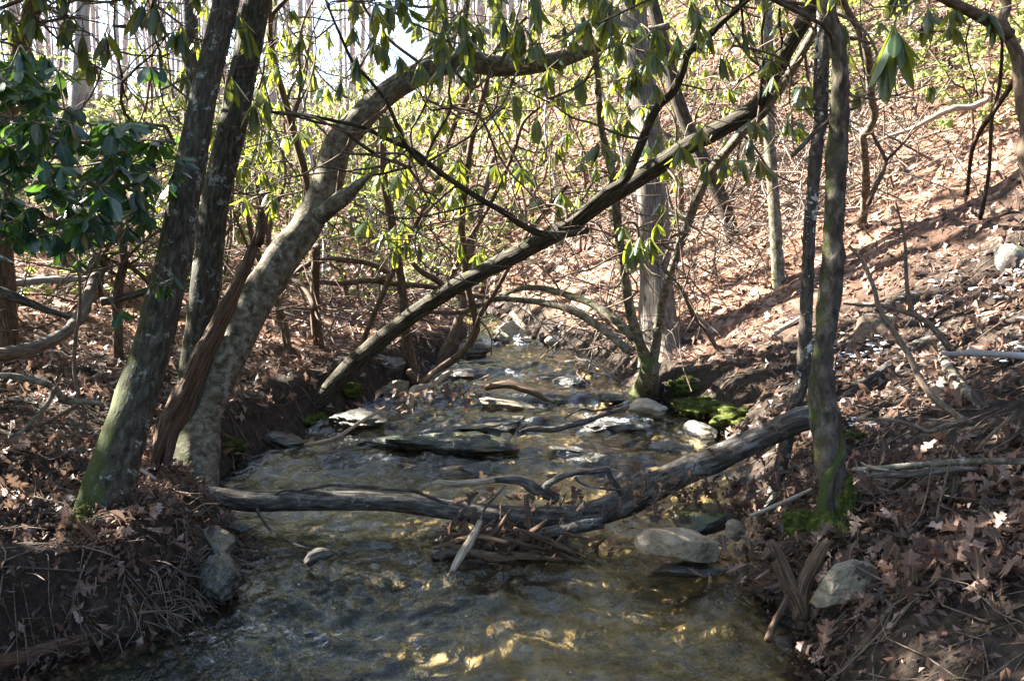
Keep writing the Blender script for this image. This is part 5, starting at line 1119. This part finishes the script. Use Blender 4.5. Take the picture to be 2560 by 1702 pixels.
clot(5, 480, 1220, 6.8, 50, .12, .05); clot(5, 870, 1160, 6.9, 30, .08, .03); clot(9, 640, 200, 4.3, 50, .14, .05)
clot(8, 1000, 640, 4.3, 40, .07, .03); clot(8, 1300, 640, 4.32, 60, .10, .03)
o = b.build('debris', LITTER, kind='stuff')
b = Buf()
for _ in range(30):
    c = pt(*px(8, rng.uniform(820, 1560), rng.uniform(560, 720)), rng.uniform(4.2, 4.45)); d = rng.normal(size=3)*[1, .5, .5]; d *= rng.uniform(.08, .3)/np.linalg.norm(d)
    tube(b, np.array([c - d*.5, c + rng.normal(size=3)*.015, c + d*.5]), [rng.uniform(.003, .011), .006, .002], 6, seg=.04, rough=.1)
for x, y, dx, dz, r_ in ((900, 640, .16, .03, .016), (1080, 690, -.2, .05, .022), (1220, 600, .12, .1, .015), (1330, 700, .2, -.02, .02), (1420, 620, -.14, .08, .014), (1010, 560, .1, .12, .013), (1160, 720, .22, .01, .018)):
    c = pt(*px(8, x, y), 4.22); d = np.array([dx, -.06, dz]); tube(b, np.array([c - d, c + rng.normal(size=3)*.02, c + d]), [r_*.7, r_, r_*.45], 9, seg=.025, rough=.15, ridge=.12)
b.build('tangle', WOOD_DEAD, kind='stuff')

# ------------------------------------------------------------------ twig litter, roots, brushwood, snow
b = Buf()
def twig(x, y, l, r, up=.3):
    a = rng.uniform(0, 6.28); z = float(height(x, y)); n = 4; t = np.linspace(0, 1, n)
    P = np.c_[x + math.cos(a)*l*t, y + math.sin(a)*l*t, np.zeros(n)] + rng.normal(size=(n, 3))*[.06, .06, .0]*l
    P[:, 2] = height(P[:, 0], P[:, 1]) + .012 + rng.uniform(0, up)*l*t*rng.random()
    tube(b, P, np.linspace(r, r*.4, n), 4, seg=.1, cap=False)
k = 0
while k < 900:
    x, y = litter_pos(1, 2.5, 11, .62); dl_, dr_ = dists(x, y)
    if max(dl_[0], dr_[0]) < .02: continue
    twig(x[0], y[0], rng.uniform(.08, .5), rng.uniform(.0015, .005)); k += 1
b.build('twigs', BARK_TWIG, ground, kind='stuff')
b = Buf()
for _ in range(850):
    y = rng.uniform(8.6, 14.5); x = y*rng.uniform(.08, .42); z = float(height(x, y)); l = rng.uniform(.4, 1.6); d = rng.normal(size=3)*[1, .7, .35] + [0, 0, .25]; d *= l/np.linalg.norm(d)
    p0 = np.array([x, y, z + rng.uniform(-.03, .25)]); tube(b, np.array([p0, p0 + d*.3 + rng.normal(size=3)*.13*l, p0 + d*.6 + rng.normal(size=3)*.16*l + [0, 0, .1*l], p0 + d*.85 + rng.normal(size=3)*.1*l, p0 + d + [0, 0, -.2*l]]), [rng.choice([.004, .006, .009, .014]), .006, .005, .004, .002], 4, seg=.12, cap=False)
for _ in range(240):
    y = rng.uniform(8.2, 12.5); x = y*rng.uniform(-.5, -.06); z = float(height(x, y)); l = rng.uniform(.4, 1.4); d = rng.normal(size=3)*[1, .7, .3] + [0, 0, .3]; d *= l/np.linalg.norm(d)
    p0 = np.array([x, y, z + rng.uniform(-.03, .2)]); tube(b, np.array([p0, p0 + d*.5 + rng.normal(size=3)*.1*l, p0 + d]), [rng.uniform(.004, .012), .005, .002], 4, seg=.15, cap=False)
b.build('undergrowth', BARK_BRUSH, kind='stuff')
b = Buf()
for _ in range(330):
    y = rng.uniform(3.3, 4.9); a, _b = edges(y); h0 = rng.uniform(.02, .28); x = float(a) - h0*.5 - rng.uniform(0, .1); z = float(height(x, y)) + .01; l = rng.uniform(.06, .26)
    p0 = np.array([x, y, z]); d = np.array([rng.uniform(.1, .6), rng.normal(0, .4), rng.uniform(-.9, .1)])*l
    tube(b, np.array([p0, p0 + d*.4 + [0, 0, .02], p0 + d*.75 + rng.normal(size=3)*.02, p0 + d + rng.normal(size=3)*.03]), [rng.uniform(.0015, .004), .0025, .0018, .001], 4, seg=.03, cap=False)
for _ in range(60):
    y = rng.uniform(3.45, 4.3); a, _b = edges(y); h0 = rng.uniform(.1, .3); x = float(a) - h0*.35; z = float(height(x, y)) + .03; p0 = np.array([x, y, z]); l = rng.uniform(.15, .34); P = [p0]; d = np.array([rng.uniform(.3, .9), rng.normal(0, .5), .1])
    for _k in range(5):
        d = d + rng.normal(size=3)*.3 + [0, 0, -.38]; d /= np.linalg.norm(d); P.append(P[-1] + d*l/5)
    tube(b, np.array(P), np.linspace(rng.uniform(.003, .006), .0012, 6), 5, seg=.03, cap=False)
    for _k in range(3):
        q = P[rng.integers(1, 5)]; e = (d + rng.normal(size=3)*.6)*l*.35; tube(b, np.array([q, q + e*.5 + rng.normal(size=3)*.01, q + e]), [.0022, .0018, .0008], 4, seg=.03, cap=False)
for _ in range(150):
    y = rng.uniform(2.9, 4.6); a, _b = edges(y); x = float(a) - rng.uniform(-.02, .7); z = float(height(x, y)) + .015; l = rng.uniform(.05, .2); d = rng.normal(size=3)*[1, .8, .25]; d *= l/np.linalg.norm(d)
    p0 = np.array([x, y, z]); tube(b, np.array([p0, p0 + d*.5 + rng.normal(size=3)*.015, p0 + d]), [.003, .0025, .0012], 4, seg=.05, cap=False)
b.build('roots', ROOT, kind='stuff')
b = Buf(); n = 5200; y = rng.uniform(2.7, 5.0, n); x = edges(y)[0] - rng.random(n)**1.4*1.0 + .03; P = np.stack([x, y, height(x, y) + rng.uniform(.0, .03, n)], -1)
join_leaves(b, 'oakfar', P, frame(rng.normal(size=(n, 3)), rng.normal(size=(n, 3))*.5 + [.3, 0, 1]), rng.uniform(.012, .05, n), rng.random(n)**1.3*.85)
n = 3500; y = rng.uniform(2.5, 5.2, n); x = edges(y)[1] + rng.random(n)**1.4*.8 - .03; P = np.stack([x, y, height(x, y) + rng.uniform(.0, .03, n)], -1)
join_leaves(b, 'oakfar', P, frame(rng.normal(size=(n, 3)), rng.normal(size=(n, 3))*.5 + [-.3, 0, 1]), rng.uniform(.012, .05, n), rng.random(n)**1.3*.85)
b.build('leaf_crumbs', LITTER, ground, kind='stuff')
b = Buf()
k = 0
while k < 240:
    x, y = litter_pos(1, 3.2, 7, .6); x, y = float(x[0]), float(y[0]); dl_, dr_ = dists(x, y)
    ok = (dr_ > .5 and x/y > .3 and rng.random() < .9) 
    if not ok or n2(x, y, 1.9, 2, 33.) < .05: continue
    s_ = rng.uniform(.006, .022)*(1 + 1.2*(k % 11 == 0)*(x > 0)); V, F = ICO1; z = float(height(x, y))
    V = V*(1 + .4*fbm(V*1.7 + k, 2)[:, None])*np.array([s_, s_*rng.uniform(.4, 1), s_*.25]); a = rng.uniform(0, 3); V = V@np.array(Matrix.Rotation(a, 3, 'Z')).T + [x, y, z + rng.uniform(.015, .05)]; b.add(V, F, V.copy()); k += 1
b.build('snow', SNOW, ground, kind='stuff')

# ------------------------------------------------------------------ labels that tell the bushes apart by what they stand behind
PLACES = ((330, 'at the left edge behind the laurel'), (640, 'between the leaning trunk and the curved trunk'), (1000, 'behind the arch of the curved trunk'), (1350, 'above the stream head behind the diagonal trunk'),
          (1700, 'around the shaggy tree'), (2050, 'behind the slim straight tree'), (9999, 'on the slope beyond the hollow tree'))
SHORT = {G1: 'yellow-green rhododendron', G2: 'small leaved evergreen bush', G3: 'bright laurel bush', 'evergreen bushes scattered over the hillside': 'loose evergreen bush'}
ORD = ('nearest', 'second nearest', 'third nearest', 'fourth nearest', 'fifth nearest', 'sixth nearest', 'seventh nearest', 'eighth nearest', 'ninth nearest', 'tenth nearest', 'eleventh nearest', 'twelfth nearest', 'thirteenth nearest', 'fourteenth nearest', 'fifteenth nearest', 'sixteenth nearest', 'seventeenth nearest', 'eighteenth nearest', 'nineteenth nearest', 'twentieth nearest', 'farthest', 'farthest', 'farthest')
sets = {}
for o in list(S.objects):
    if o.get('group') in SHORT:
        u = 1280 + o.location.x/o.location.y*2560; pl = next(p_ for lim, p_ in PLACES if u < lim); sets.setdefault((o['group'], pl), []).append(o)
for (gr, pl), os_ in sets.items():
    os_.sort(key=lambda o: o.location.y)
    for i, o in enumerate(os_):
        o['label'] = f'{SHORT[gr]}, the only one {pl}' if len(os_) == 1 else f'{SHORT[gr]}, {ORD[i]} of those {pl}'
